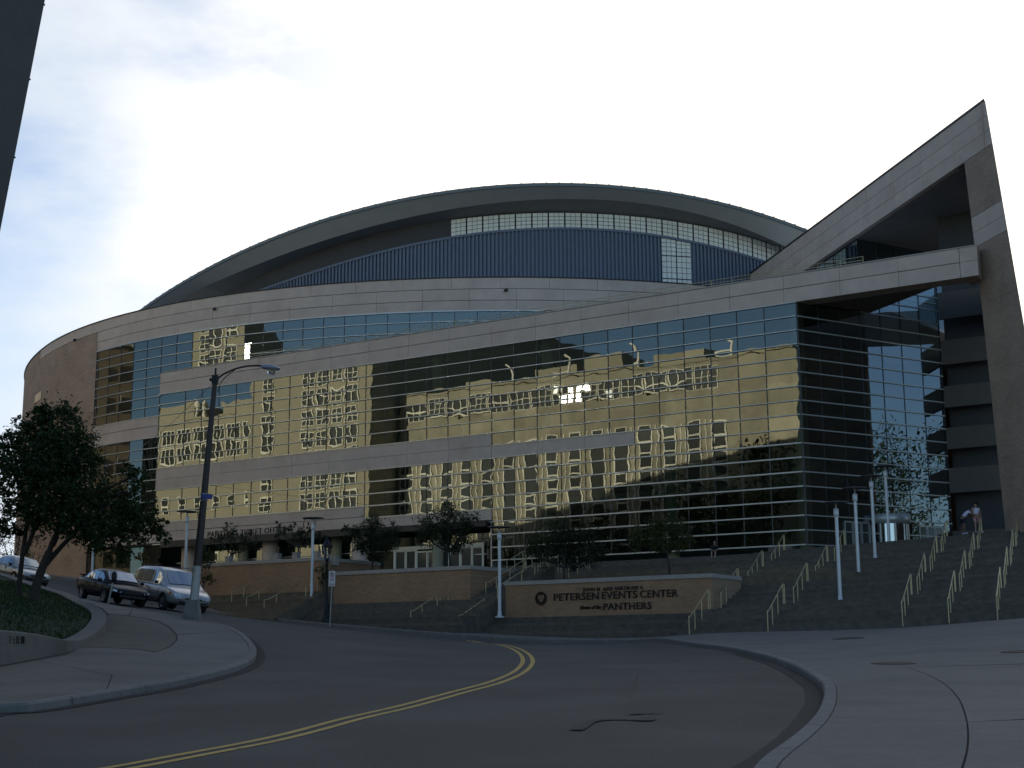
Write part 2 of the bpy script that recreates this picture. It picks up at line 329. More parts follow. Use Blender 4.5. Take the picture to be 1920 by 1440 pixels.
def Gv(P):
    P = np.atleast_2d(P)[:, :2]; d2 = ((P[:, None]-gp[None, :, :2])**2).sum(-1); n = len(gp)
    return _k(d2) @ GW[:n] + GW[n] + P @ GW[n+1:]
def G(x, y): return float(Gv([(x, y)])[0])
_YS = np.linspace(6, 100, 1200)
def on_ground(x, y, dz=0.0, ymax=100):
    """where the line of sight through a photograph pixel meets the hillside (dz above it)"""
    d = ray(x, y); k = _YS/d.y; P = np.stack([d.x*k, d.y*k], -1); h = d.z*k - (Gv(P)+dz)
    i = np.argmax(h < 0)
    if h[i] >= 0: i = int(np.argmin(h)); t = k[i]
    else:
        a = h[i-1]/(h[i-1]-h[i]); t = k[i-1] + (k[i]-k[i-1])*a
    return Vector((d.x*t, d.y*t, float(Gv([(d.x*t, d.y*t)])[0]) + dz))
def far_height(x, y):
    r = math.hypot(x, y-45); t = sstep((r-75)/120); 
    cx, cy = (x, y) if r < 75 else (x*75/r, 45+(y-45)*75/r)
    return (1-t)*G(cx, cy) + t*1.0
def dense(pts, step=0.6, close=False):
    out = []; n = len(pts)
    for i in range(n if close else n-1):
        a, b = Vector(pts[i]), Vector(pts[(i+1) % n]); k = max(1, int((b-a).length/step))
        out += [a.lerp(b, j/k) for j in range(k)]
    if not close: out.append(Vector(pts[-1]))
    return out
def smooth_curve(pts, step=0.5):
    P = [Vector(p) for p in pts]; out = []
    for i in range(len(P)-1):
        p0, p1, p2, p3 = P[max(i-1, 0)], P[i], P[i+1], P[min(i+2, len(P)-1)]; k = max(1, int((p2-p1).length/step))
        for j in range(k):
            t = j/k; out.append(0.5*((2*p1) + (p2-p0)*t + (2*p0-5*p1+4*p2-p3)*t*t + (3*p1-p0-3*p2+p3)*t**3))
    out.append(P[-1]); return out
def patch(poly, dz, thick=0.0, step=1.2, hf=None):
    """a sheet cut to a plan polygon and laid dz above the hillside, with skirts of the given thickness"""
    hf = hf or (lambda P: Gv(P)); poly = [Vector((p[0], p[1])) for p in poly]; n = len(poly)
    xs = [p.x for p in poly]; ys = [p.y for p in poly]; pts = list(poly)
    x = min(xs)
    inner = []
    while x < max(xs):
        y = min(ys)
        while y < max(ys): inner.append((x, y)); y += step
        x += step
    A = np.array([(p.x, p.y) for p in poly]); B = np.roll(A, -1, 0)
    for q in inner:
        ins = ((A[:, 1] > q[1]) != (B[:, 1] > q[1])) & (q[0] < (B[:, 0]-A[:, 0])*(q[1]-A[:, 1])/(B[:, 1]-A[:, 1]+1e-12)+A[:, 0])
        if ins.sum() % 2: 
            ab = B-A; t = np.clip(((np.array(q)-A)*ab).sum(1)/((ab**2).sum(1)+1e-12), 0, 1)
            if np.sqrt(((A+ab*t[:, None]-np.array(q))**2).sum(1)).min() > step*0.35: pts.append(Vector(q))
    vs, es, fs, *_ = geometry.delaunay_2d_cdt(pts, [(i, (i+1) % n) for i in range(n)], [list(range(n))], 1, 1e-5)
    z = hf(np.array([(v.x, v.y) for v in vs])) + dz; mb = MB()
    mb.v = [(v.x, v.y, float(h)) for v, h in zip(vs, z)]; mb.f = [tuple(f) for f in fs]; mb.m = [0]*len(fs); mb.sm = [True]*len(fs)
    if thick:
        zz = hf(np.array([(p.x, p.y) for p in poly])) + dz
        for i in range(n):
            a, b = poly[i], poly[(i+1) % n]; za, zb = float(zz[i]), float(zz[(i+1) % n])
            mb.face([(a.x, a.y, za), (b.x, b.y, zb), (b.x, b.y, zb-thick), (a.x, a.y, za-thick)])
    return mb
def inset(poly, d):
    """plan polygon moved inwards by d"""
    P = [Vector((p[0], p[1])) for p in poly]; n = len(P); ar = sum(P[i].x*P[(i+1) % n].y - P[(i+1) % n].x*P[i].y for i in range(n)); sg = 1 if ar > 0 else -1
    out = []
    for i in range(n):
        a, b, c = P[i-1], P[i], P[(i+1) % n]; e1 = (b-a); e2 = (c-b)
        if e1.length < 1e-6 or e2.length < 1e-6: out.append(b); continue
        n1 = Vector((-e1.y, e1.x)).normalized()*sg; n2 = Vector((-e2.y, e2.x)).normalized()*sg; m = (n1+n2)
        m = m.normalized() if m.length > 1e-3 else n1; out.append(b + m*d/max(0.5, m.dot(n1)))
    return out
# asphalt hillside out to the horizon
mb = MB(); xs = np.concatenate([np.linspace(-600, -120, 9), np.linspace(-100, 100, 101), np.linspace(120, 600, 9)]); ys = np.concatenate([np.linspace(-400, -40, 8), np.linspace(-30, 130, 81), np.linspace(150, 900, 9)])
rows = []
for y in ys:
    P = np.array([(x, y) for x in xs]); r = np.hypot(P[:, 0], y-45); sc = np.where(r < 75, 1, 75/np.maximum(r, 1)); Q = np.stack([P[:, 0]*sc, 45+(P[:, 1]-45)*sc], -1)
    t = np.clip((r-75)/120, 0, 1); t = t*t*(3-2*t); h = (1-t)*Gv(Q) + t*1.0
    rows.append([(float(x), float(y), float(z)-0.012) for (x, z) in zip(xs, h)])
mb.grid(rows); struct(mb.obj('ground', 'terrain'))
# the roadway itself, finer
roadpoly = [(-34, 88), (-34, 40), (-14, 22), (-12, 2), (16, 2), (22, 30), (24, 60), (9, 70), (-2, 76), (-12, 82), (-24, 92)]
struct(patch(dense(roadpoly, 2.0, True), 0.0, 0.0, 0.8).obj('road', 'asphalt'))

# ---- kerbs and pavements
LK = [(-60,1352),(0,1338),(54,1335.6),(135,1323),(244,1304),(325,1289.6),(406,1270.6),(447,1258),(471,1246),(481,1230),(474,1213.7),(455,1196),(422.5,1181),(379,1172),(338.6,1165),(284,1154),(230,1144.7),(162.5,1131),(108,1116),(54,1100),(0,1088),(-60,1076)]
LKp = smooth_curve([on_ground(*p).to_2d().to_3d() for p in LK], 0.5)
RK = [(1390,1500),(1420,1458),(1440,1440),(1480,1409),(1514,1377),(1534,1349.6),(1543,1326.7),(1545,1308),(1541,1294.6),(1530,1284),(1503,1266),(1480,1254),(1437,1238),(1363,1221),(1297,1214),(1207,1207),(1130,1206),(1030,1205),(930,1201),(850,1195.5),(770,1189),(680,1181),(600,1173),(530,1166.5),(470,1160),(400,1152.5),(330,1139)]
RKp = []
for p in RK:
    q = on_ground(*p)
    if p[0] < 1300: 
        Y = {1297:53.5,1207:63.5,1130:66,1030:67.5,930:69,850:70.5,770:72,680:74,600:76,530:78,470:80,400:82,330:85}.get(p[0], q.y); q = at_y(p[0], p[1], Y)
    RKp.append(Vector((q.x, q.y, 0)))
RKp = smooth_curve(RKp, 0.5)
def offset_curve(c, d):
    out = []
    for i in range(len(c)):
        t = c[min(i+1, len(c)-1)] - c[max(i-1, 0)]; t.z = 0; t.normalize(); out.append(c[i] + Vector((-t.y, t.x, 0))*d)
    return out
KH = 0.15
def kerb(name, curve, side, label_mat, width, piece=5):
    root = struct(bpy.data.objects.new(name, None)); COL.objects.link(root); inner = offset_curve(curve, side*width)
    i = 0
    while i < len(curve)-1:
        j = min(i+piece, len(curve)-1); rows = []
        for k in range(i, j+1):
            a, b = curve[k].copy(), inner[k].copy()
            if k == i: t = 0.012
            elif k == j: t = -0.012
            else: t = 0
            dv = (curve[min(k+1, len(curve)-1)]-curve[max(k-1, 0)]).normalized()*t; a += dv; b += dv
            z = G(a.x, a.y); zb = G(b.x, b.y); jit = 0.0
            e = (b-a).normalized()
            rows.append([(a.x, a.y, z-0.10), (a.x, a.y, z+KH-0.03), (a.x+e.x*0.03, a.y+e.y*0.03, z+KH+0.006), (b.x, b.y, zb+KH+0.006), (b.x, b.y, zb-0.05)])
        MB().grid(rows, 0, False).obj('kerb_stone', label_mat, root); i = j
    return inner
LKi = kerb('kerb', LKp, 1, 'kerb_stone', 0.20)          # pavement lies on the left of the direction of travel
RKi = kerb('kerb', RKp, -1, 'kerb_stone', 0.22)
def px_poly(pts, dz=KH): return [on_ground(p[0], p[1], dz).to_2d() for p in pts]
# left pavement: dark bed, then slabs with joints between
lp = [p.to_2d() for p in LKi] + [Vector((-34, 74)), Vector((-34, 30))]
pav_l = struct(bpy.data.objects.new('pavement', None)); COL.objects.link(pav_l)
struct(patch(lp, KH-0.03, 0, 1.0).obj('paving_bed', 'joint_dark', pav_l))
agg = px_poly([(150,1214),(205,1214),(260,1217),(292,1222),(318,1212),(331,1200),(330,1190),(318,1177),(298,1166),(272,1159),(240,1155),(205,1152),(196,1160),(196,1185)])
patch(inset(agg, 0.012), KH-0.004, 0.05, 0.7).obj('paving_slab', 'aggregate', pav_l)['label'] = 'brown exposed aggregate slab at the corner'
def ki(a, b): return [p.to_2d() for p in LKi[a:b]]
nl = len(LKi)
def nearest(curve, px, dz=0.0):
    q = on_ground(px[0], px[1], dz).to_2d(); return int(np.argmin([(c.to_2d()-q).length for c in curve]))
i1, i2, i3, i4 = nearest(LKi, (215, 1310)), nearest(LKi, (478, 1238)), nearest(LKi, (448, 1193)), nearest(LKi, (250, 1149))
q = lambda *pts: px_poly(pts)
slabs = [
    q((-70,1262),(0,1250),(68,1238)) + q((210,1266),(230,1308))[:1] + ki(0, i1+1)[::-1],
    q((68,1238),(122,1228),(150,1214.5),(205,1214.5),(262,1218),(291,1223)) + ki(i1, i2+1)[::-1] + q((210,1266)),
    q((291,1223),(318,1213),(332,1200),(331,1190)) + ki(i2, i3+1)[::-1],
    q((331,1189),(319,1176),(299,1165),(273,1158.5),(242,1154.5)) + ki(i3, i4+1)[::-1],
    q((240,1154),(203,1151),(193,1141),(165,1129),(132,1119),(81,1104),(30,1090)) + ki(i4, nl-6)[::-1],
]
for sp in slabs: patch(inset(sp, 0.012), KH-0.004, 0.05, 0.8).obj('paving_slab', 'concrete', pav_l)
# right pavement
rp = [p.to_2d() for p in RKi]
pav_r = struct(bpy.data.objects.new('pavement', None)); COL.objects.link(pav_r)
far_edge = [(-30,92),(-20,90),(-8,84),(0,79),(6,74),(8.5,71),(30,62),(30,12),(4.2,12)]
struct(patch(rp + [Vector(p) for p in far_edge][0:], KH-0.03, 0, 1.0).obj('paving_bed', 'joint_dark', pav_r))
def ri(a, b): return [p.to_2d() for p in RKi[a:b]]
j1, j2, j3, j4 = nearest(RKi, (1552, 1366)), nearest(RKi, (1570, 1290)), nearest(RKi, (1440, 1232)), nearest(RKi, (1215, 1204))
curveJ = [(1700,1250),(1742,1266),(1775,1285),(1797,1309),(1808,1334),(1814,1360),(1815,1390),(1810,1420),(1800,1450)]
cj = smooth_curve([on_ground(p[0], p[1], KH).to_2d().to_3d() for p in curveJ], 0.6); cj2 = [p.to_2d() for p in cj]
m1 = nearest(cj, (1812, 1352), KH)
big = q((1960,1345)); 
slabs = [
    ri(0, j1+1) + [cj2[m1]] + cj2[m1:] + [Vector((5.0, 12.2))],
    cj2[:m1+1] + q((1960,1345),(1985,1243),(1850,1247)),
    cj2[m1:] + [Vector((5.4, 12.2)), Vector((12, 12.2))] + q((1990,1400),(1990,1346)),
]
for sp in slabs: patch(inset(sp, 0.012), KH-0.004, 0.05, 0.8).obj('paving_slab', 'concrete', pav_r)
rest = ri(j1, len(RKi)) + [Vector(p) for p in far_edge[:7]] + q((1985,1242),(1850,1246)) + cj2[:m1+1]
patch(inset(rest, 0.012), KH-0.004, 0.05, 1.0).obj('paving_slab', 'concrete', pav_r)

# ---- marks on the road
def strip(curve, w, dz, name, m, off=0.0, parent=None, ragged=0.0):
    a = offset_curve(curve, off-w/2); b = offset_curve(curve, off+w/2); rows = []
    for p, r in zip(a, b):
        p2 = p.lerp(r, random.uniform(0, ragged)); r2 = r.lerp(p, random.uniform(0, ragged))
        rows.append([(p2.x, p2.y, G(p2.x, p2.y)+dz), (r2.x, r2.y, G(r2.x, r2.y)+dz)])
    return MB().grid(rows).obj(name, m, parent)
YL = [(150,1452),(240,1438),(320,1423),(400,1408),(480,1393),(560,1375),(660,1348),(760,1325),(860,1298),(927,1280),(970,1262),(988,1245),(988,1233),(977,1222),(953,1212),(920,1207)]
yl = [on_ground(*p).to_2d().to_3d() for p in YL]
yl = [p for p in yl]; e = at_y(880, 1203.5, 66.0); yl += [Vector((e.x, e.y, 0))]
yl = smooth_curve(yl, 0.4)
cl = struct(bpy.data.objects.new('road_marking', None)); COL.objects.link(cl)
strip(yl, 0.13, 0.006, 'yellow_line', 'yellow_paint', -0.14, cl, 0.08); strip(yl, 0.13, 0.006, 'yellow_line', 'yellow_paint', 0.14, cl, 0.08)
tar = struct(bpy.data.objects.new('road_marking', None)); COL.objects.link(tar)
for pts, w in (([(1082,1371),(1098,1360),(1115,1353),(1150,1350),(1190,1351),(1212,1353),(1216,1347)], 0.24), ([(1180,1341),(1205,1339),(1245,1339)], 0.22)):
    strip(smooth_curve([on_ground(*p).to_2d().to_3d() for p in pts], 0.12), w, 0.02, 'tar_seam', 'tar', 0, tar, 0.22)
for pts, w in (([(1180,1310),(1192,1280),(1200,1255)], 0.02), ([(1160,1214),(1185,1216),(1210,1217)], 0.06), ([(920,1240),(945,1241),(946,1248),(922,1247),(920,1240)], 0.03), ([(300,1352),(420,1330),(520,1322),(640,1296)], 0.018), ([(700,1440),(760,1402),(840,1380)], 0.014), ([(1240,1400),(1330,1372),(1400,1368),(1470,1340)], 0.016), ([(560,1260),(700,1246),(820,1240)], 0.025)):
    strip(smooth_curve([on_ground(*p).to_2d().to_3d() for p in pts], 0.2), w, 0.016, 'tar_seam', 'tar', 0, tar, 0.6)
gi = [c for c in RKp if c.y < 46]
strip(gi, 0.34, 0.012, 'gutter_grime_shade', 'grime_shade', 0.17, tar, 0.1)  # dirt and the kerb's shadow side painted as one dark strip
gi = [c for c in LKp if c.y < 48 and c.x > -16]
strip(gi, 0.26, 0.012, 'gutter_grime_shade', 'grime_shade', -0.13, tar, 0.1)
def cover(px, r, label, bars):
    c = on_ground(px[0], px[1], KH); t = thing('drain_cover', label, 'drain cover', c, 'iron covers in the right pavement')
    nx = (G(c.x+0.5, c.y)-G(c.x-0.5, c.y)); ny = (G(c.x, c.y+0.5)-G(c.x, c.y-0.5))
    sh = lambda x, y, z: (x, y, z + nx*x + ny*y)
    n = 24; rim = MB()
    rim.grid([[sh(rr*math.cos(2*math.pi*j/n), rr*math.sin(2*math.pi*j/n), zz) for j in range(n)] for rr, zz in ((r, -0.02), (r, 0.012), (r*0.88, 0.012), (r*0.88, -0.01))], 0, False, True); rim.obj('rim', 'iron', t, (0,0,0))
    MB().face([sh(r*.88*math.cos(2*math.pi*j/n), r*.88*math.sin(2*math.pi*j/n), 0.001) for j in range(n)]).obj('pit', 'tar', t, (0,0,0))
    g = MB()
    for k in range(bars):
        y = -r*.8 + 1.6*r*k/(bars-1); hw = math.sqrt(max(0.01, (r*.86)**2-y*y))
        g.face([sh(-hw, y-0.025, .014), sh(hw, y-0.025, .014), sh(hw, y+0.025, .014), sh(-hw, y+0.025, .014)])
    g.obj('grating', 'iron', t, (0,0,0))
cover((1675,1244), 0.52, 'round iron drain grating beside the curved pavement joint', 9)
cover((1590,1197), 0.55, 'small flat iron cover near the foot of the wide stairs', 7)
cover((1912,1222), 0.50, 'broken dark iron cover at the right edge of the pavement', 7)

# ------------------------------------------------------------------ the arena
arena = thing('arena_building', 'huge stone and glass arena with a curved drum, arched roof and sharp raised prow', 'arena', (0, 100, 5))
AO = Vector((0, 100, 5))
def apart(mb, name, m, label=None, recalc=True):
    o = mb.obj(name, m, arena, AO, recalc)
    if label: o['label'] = label
    return o
ROW, Z0, WCOL, S0 = 0.864, 6.727, 1.8266, 2.1
zrow = lambda j: Z0 + ROW*j
ZBAND0, ZBAND1, ZSOF, ZTOP = 21.415, 23.21, 28.96, 31.73
PA = Vector((27.418, 78.517, 0)); DW = Vector((-0.19381, 0.98104, 0)); NW = Vector((0.98104, 0.19381, 0)); DR = Vector((0.3297, 0.9441, 0))   # prow apex, its left wall, its far edge
def prow(a, z): return PA + DW*a + Z3*z
# -- glass panes: a few slightly pillowed sheets shared by all of them
def pane_mesh(k, m):
    r = random.Random(100+k); nx, ny = 7, 5; mb = MB(); rows = []
    a, b, c, d, e = [r.uniform(-1, 1) for _ in range(5)]; ph = r.uniform(0, 6)
    for j in range(ny):
        y = j/(ny-1)-0.5; row = []
        for i in range(nx):
            x = i/(nx-1)-0.5
            z = 0.0012*(0.4+0.6*abs(a))*(1-4*x*x)*(1-4*y*y)*(1 if a > -0.3 else -1) + 0.00030*math.sin(9*x+ph)*math.cos(5*y+b*3) + 0.0013*c*x + 0.0005*d*y
            row.append((x, y, z))
        rows.append(row)
    return MB().grid(rows, 0, True).mesh('glass_pane', m)
PANES = {m: [pane_mesh(k, m) for k in range(14)] for m in ('facade_glass', 'side_glass')}
pane_jobs = []                                           # (area in view, matrix, mesh)
def pane(c, rx, up, w, h, m='facade_glass', weight=None):
    n = rx.cross(up).normalized(); c = Vector(c); me = random.choice(PANES[m])
    mtx = Matrix(((rx.x*w, up.x*h, n.x, c.x), (rx.y*w, up.y*h, n.y, c.y), (rx.z*w, up.z*h, n.z, c.z), (0, 0, 0, 1)))
    dist = c.length; pane_jobs.append(((weight or 1)*w*h*abs(n.dot(c))/dist**3, mtx, me))
mull_h = []; mull_v = MB()
def hbar(p0, p1, n, h=0.075, d=0.11):
    ex = Vector(p1)-Vector(p0); mb = MB(); mb.box(Vector(p0)-Vector(n)*0.03-Z3*h/2, ex, Vector(n)*(d+0.03), Z3*h); apart(mb, 'mullion', 'mullion_silver')
def vbar(p0, p1, n, rx, w=0.055):
    mb = MB(); mb.box(Vector(p0)-rx*w/2-Vector(n)*0.05, rx*w, Vector(n)*0.075, Vector(p1)-Vector(p0)); apart(mb, 'mullion', 'mullion_dark')
PANEL = {}
def panel_row(pos, a0, a1, z0, z1, m, plen=3.65, depth=0.22, proud=0.05, name='stone_panel', nseg=1, gap=0.02):
    """stone panels along pos(a, z, v), laid end to end with open joints"""
    n = max(1, round((a1-a0)/plen)); w = (a1-a0)/n
    for k in range(n):
        b0, b1 = a0+w*k+gap/2, a0+w*(k+1)-gap/2; jit = random.uniform(-0.006, 0.006)
        rows = []
        for j in range(nseg+1):
            a = b0+(b1-b0)*j/nseg; rows.append([pos(a, z0+gap/2, proud-depth), pos(a, z0+gap/2, proud+jit), pos(a, z1-gap/2, proud+jit), pos(a, z1-gap/2, proud-depth)])
        mb = MB().grid(rows, 0, False, True); mb.face(rows[0]); mb.face(rows[-1][::-1]); apart(mb, name, m)
# -- front wall: which cells are glass
cols_f = [0.0] + [S0 + WCOL*k for k in range(29)]
cols_f[-1] = ST+1.08
B3A, B3B = 22.19, 33.15
def front_stone(s, j):
    if s > 22.19 and j in (8, 9): return True
    if 11.2 < s < 22.19 and j == 8: return True
    if s > B3B and j in (3, 4): return True
    if B3A-0.5 < s < B3B and j == 3: return True
    return False
for k in range(len(cols_f)-1):
    s0, s1 = cols_f[k], cols_f[k+1]; sc = (s0+s1)/2
    for j in range(17):
        if front_stone(sc, j) or (sc > B3A and j < 3): continue
        pane(front(sc, zrow(j)+ROW/2), U1, Z3, s1-s0-0.03, ROW-0.03)
    vruns = []; j = 0
    while j < 17:
        if front_stone(sc, j) or (sc > B3A and j < 3): j += 1; continue
        j0 = j
        while j < 17 and not front_stone(sc, j) and not (sc > B3A and j < 3): j += 1
        vbar(front(s1, zrow(j0)), front(s1, zrow(j)), N1, U1)
vbar(front(-0.03, zrow(0)), front(-0.03, ZBAND0), N1, U1, 0.10)
for j in range(18):
    for a, b in ((0, 11.2), (11.2, 22.15), (22.15, 33.1), (33.1, 44), (44, ST+1.08)):
        sc = (a+b)/2
        if (front_stone(sc, j) and front_stone(sc, j-1)) or (sc > B3A and j < 3): continue
        if b > 50 and j == 17: pass
        hbar(front(a, zrow(j)), front(b, zrow(j)), N1, 0.08 if j < 8 else 0.055)
# spandrels
panel_row(front, 22.2, ST+1.1, zrow(8), zrow(9), 'limestone'); panel_row(front, 22.2, ST+1.1, zrow(9), zrow(10), 'limestone')
panel_row(front, 11.23, 22.18, zrow(8), zrow(9), 'limestone')
panel_row(front, B3B, ST+6, 10.3, 11.12, 'limestone'); panel_row(front, B3B, ST+6, 9.44, 10.28, 'limestone')
panel_row(front, B3A, B3B-0.02, 9.44, 10.25, 'limestone')
# the long band under the terrace
panel_row(front, -9.98, ST+1.0, ZBAND0, 22.31, 'limestone', proud=0.10); panel_row(front, -9.98, ST+1.0, 22.33, ZBAND1-0.06, 'limestone', proud=0.10)
mb = MB(); mb.box(front(-9.98, ZBAND0+0.02, -0.14), D1*(ST+10.48), -N1*1.1, Z3*(ZBAND1-ZBAND0-0.06)); apart(mb, 'beam', 'limestone')
mb = MB(); mb.box(front(-9.98, ZBAND1-0.05, 0.14), D1*(ST+10.48), -N1*1.45, Z3*0.07); apart(mb, 'coping', 'coping')
for z0, z1, nm, m, v0, v1 in ((ZBAND0+.01, 22.31, 'stone_panel', 'limestone', .10, -1.2), (22.33, ZBAND1-.06, 'stone_panel', 'limestone', .10, -1.2), (ZBAND1-.05, ZBAND1+.02, 'coping', 'coping', .14, -1.3)):
    mb = MB(); mb.prism([front(-10.0, z0, v0), front(-11.0, z0, v0), prow(1.75, z0), prow(2.9, z0), front(-10.0, z0, v1)], Z3*(z1-z0)); apart(mb, nm, m)
# terrace railing on the band
mb = MB()
for z in (ZBAND1+0.28, ZBAND1+0.5): mb.tube([front(-4.2, z, -0.35), front(ST-8, z, -0.35)], 0.022, 5)
for k in range(36): s = -4.2 + k*(ST-3.8)/35; mb.tube([front(s, ZBAND1, -0.35), front(s, ZBAND1+0.5, -0.35)], 0.018, 4, cap=False)
apart(mb, 'railing', 'rail_yellow')
# -- right glass wall
TE = 12.1; cols_r = [TE*k/7 for k in range(8)]
for k in range(7):
    t0, t1 = cols_r[k], cols_r[k+1]; tc_ = (t0+t1)/2
    for j in range(26):
        z0, z1 = zrow(j), min(zrow(j+1), ZSOF)
        if j >= 17 and t0 < 5: continue
        if z1 > 24.1: continue
        if 4.6 < tc_ < 8.2 and j < 2: continue
        pane(right(tc_, (z0+z1)/2), D2, Z3, t1-t0-0.03, z1-z0-0.03, 'side_glass')
    vbar(right(t1, zrow(0)), right(t1, 24.0 if t1 > 5 else 21.4), N2, D2)
for j in range(21):
    hbar(right(0.0 if j < 17 else 5.2, zrow(j)), right(TE, zrow(j)), N2, 0.07, 0.09)
# soffit at the corner and the return wall behind the prow leg
mb = MB(); mb.prism([front(0.2, ZBAND0+0.06, -1.25), front(-8.3, ZBAND0+0.06, -1.25), right(6.1, ZBAND0+0.06, 0.03), right(0.0, ZBAND0+0.06, 0.03)], Z3*0.7); apart(mb, 'soffit', 'soffit_brown')
RE = right(TE, 0)
def ret(a, z, v=0.0): return RE + U1*a + N1*v + Z3*z
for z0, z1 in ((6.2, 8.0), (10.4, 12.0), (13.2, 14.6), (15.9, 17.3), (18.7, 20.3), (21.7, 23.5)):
    panel_row(ret, 0.05, 3.6, z0, z1, 'shaded_limestone', plen=3.0)
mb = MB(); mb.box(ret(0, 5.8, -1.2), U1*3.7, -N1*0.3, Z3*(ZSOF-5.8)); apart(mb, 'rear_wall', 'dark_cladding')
# -- the prow: left wall with its opening, leg, roof and soffit
def prow_panel(a0, a1, z0, z1, m, name='stone_panel', th=0.35, trim=None):
    mb = MB(); poly = [prow(a0, z0), prow(a1, z0), prow(a1, z1), prow(a0, z1)] if not trim else trim
    mb.prism(poly, DR*th if trim else NW*th); apart(mb, name, m)
qn = 40.0
zs3 = [ZSOF, ZSOF+0.92, ZSOF+1.85, ZTOP]
oe = lambda z: (z-ZTOP)*0.166   # outer edge of the leg
ie = lambda z: 2.79 + (z-28.96)*0.098 if z > 21.9 else 2.07 + (z-21.9)*0.066                                    # inner edge of the leg
for i in range(3):
    z0, z1 = zs3[i]+0.012, zs3[i+1]-0.012
    for k in range(10):
        a0 = k*4.0+0.012; a1 = (k+1)*4.0-0.012
        tr = None
        if k == 0: tr = [prow(oe(z0), z0), prow(a1, z0), prow(a1, z1), prow(oe(z1), z1)]
        prow_panel(a0, a1, z0, z1, 'limestone', trim=tr)
mb = MB(); mb.prism([prow(oe(ZTOP), ZTOP), prow(qn, ZTOP), prow(qn, ZTOP+0.12), prow(oe(ZTOP), ZTOP+0.12)], DR*0.5)
for v in range(len(mb.v)): mb.v[v] = tuple(Vector(mb.v[v]) - NW*0.05)
apart(mb, 'coping', 'dark_metal')
for z0, z1, m, nm in ((25.39, ZSOF-0.02, 'brick_pylon', 'brick_panel'), (24.47, 25.37, 'limestone', 'stone_panel'), (23.56, 24.45, 'limestone', 'stone_panel'), (20.0, 23.54, 'brick_pylon', 'brick_panel'), (16.0, 19.99, 'brick_pylon', 'brick_panel'), (11.0, 15.99, 'brick_pylon', 'brick_panel'), (5.2, 10.99, 'brick_pylon', 'brick_panel')):
    prow_panel(0, 0, z0, z1, m, nm, 0.9, [prow(oe(z0), z0), prow(ie(z0), z0), prow(ie(z1), z1), prow(oe(z1), z1)])
# second wall of the prow running straight away from the street
mb = MB(); mb.prism([prow(0, ZSOF)+DR*0.4, prow(0, ZTOP)+DR*0.4, prow(0, ZTOP)+DR*52, prow(0, ZSOF)+DR*52], -NW*0.3); apart(mb, 'fascia', 'limestone')
roof_poly = [prow(0.9, 0)+NW*0.36, prow(qn, 0)+NW*0.36, prow(qn, 0)+Vector((20, 4, 0)), PA+DR*52-NW*.3, PA+DR*2.2-NW*.3]
mb = MB(); mb.prism([p+Z3*(ZTOP-0.15) for p in roof_poly], Z3*0.2); apart(mb, 'roof', 'roof_gravel')
mb = MB(); mb.prism([prow(0.2, 5)+DR*1.0, prow(0.2, 5)+DR*7.5, prow(0.2, ZSOF-.05)+DR*7.5, prow(0.2, ZSOF-.05)+DR*1.0], -NW*0.3); apart(mb, 'side_wall', 'brick_pylon')
mb = MB(); mb.prism([prow(0.2, 20.9)+DR*7.5, prow(0.2, 20.9)+DR*50, prow(0.2, ZBAND1)+DR*50, prow(0.2, ZBAND1)+DR*7.5], -NW*0.3); apart(mb, 'beam', 'limestone')
mb = MB(); mb.prism([p+NW*.06+Z3*(ZSOF-0.02) for p in roof_poly], Z3*0.2); apart(mb, 'soffit', 'soffit_grey')
# glazed terrace room under the prow roof
KC = at_z(1606, 448, ZSOF-0.05); KC.z = 0
for (dr, nr, n_) in ((DW, -NW, 5), (D2, N2, 6)):
    rx = dr if dr is D2 else -dr
    for k in range(n_):
        for j, (z0, z1) in enumerate(((23.2, 25.1), (25.1, 27.0), (27.0, ZSOF-0.03))):
            pane(KC + dr*(k+0.5)*1.83 + Z3*(z0+z1)/2, rx, Z3, 1.8, z1-z0-0.03, 'side_glass')
        vbar(KC+dr*(k+1)*1.83+Z3*23.2, KC+dr*(k+1)*1.83+Z3*(ZSOF-.03), nr, rx)
    for z in (23.2, 25.1, 27.0): hbar(KC+Z3*z, KC+dr*n_*1.83+Z3*z, nr, 0.07)
# -- wing roof
mb = MB(); mb.prism([front(ST-2, 22.75, -1.25), front(-9.5, 22.75, -1.25), right(5, 22.75, -0.4), KC+D2*11+Z3*22.75, Vector((26, 118, 22.75)), Vector((-2, 120, 22.75)), drum(-20, 22.75, -1), drum(-2, 22.75, -0.6)], -Z3*0.25); apart(mb, 'roof', 'roof_gravel')
# -- interior seen through the glass
mb = MB()
for z in (10.4, 14.3, 18.4): mb.prism([front(1.2, z, -1.2), front(40, z, -1.0), front(40, z, -9), right(10.5, z, -3), right(10.5, z, -1.2), right(1.2, z, -1.2)], Z3*0.35)
apart(mb, 'floor_slab', 'interior_slab')
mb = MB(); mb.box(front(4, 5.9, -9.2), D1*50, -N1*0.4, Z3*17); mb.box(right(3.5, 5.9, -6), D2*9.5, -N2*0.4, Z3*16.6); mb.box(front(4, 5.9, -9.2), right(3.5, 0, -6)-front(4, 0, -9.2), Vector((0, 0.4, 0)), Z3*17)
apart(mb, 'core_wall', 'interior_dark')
for sx in (0.45, 9.3, 18.4, 27.5, 36.6, 45.8):
    mb = MB(); c = front(sx, 0, -1.15); mb.lathe(c, [(0.42, 5.9), (0.42, 21.6)], 14); apart(mb, 'column', 'interior_column')
for s_, v_ in ((6, -6), (12, -6.5), (17, -5.5)):                     # stair flights and landings in the lobby
    mb = MB(); mb.prism([front(s_, 10.5, v_), front(s_+4.5, 14.3, v_), front(s_+4.5, 13.9, v_), front(s_, 10.1, v_)], -N1*1.6); apart(mb, 'lobby_stair', 'interior_slab')
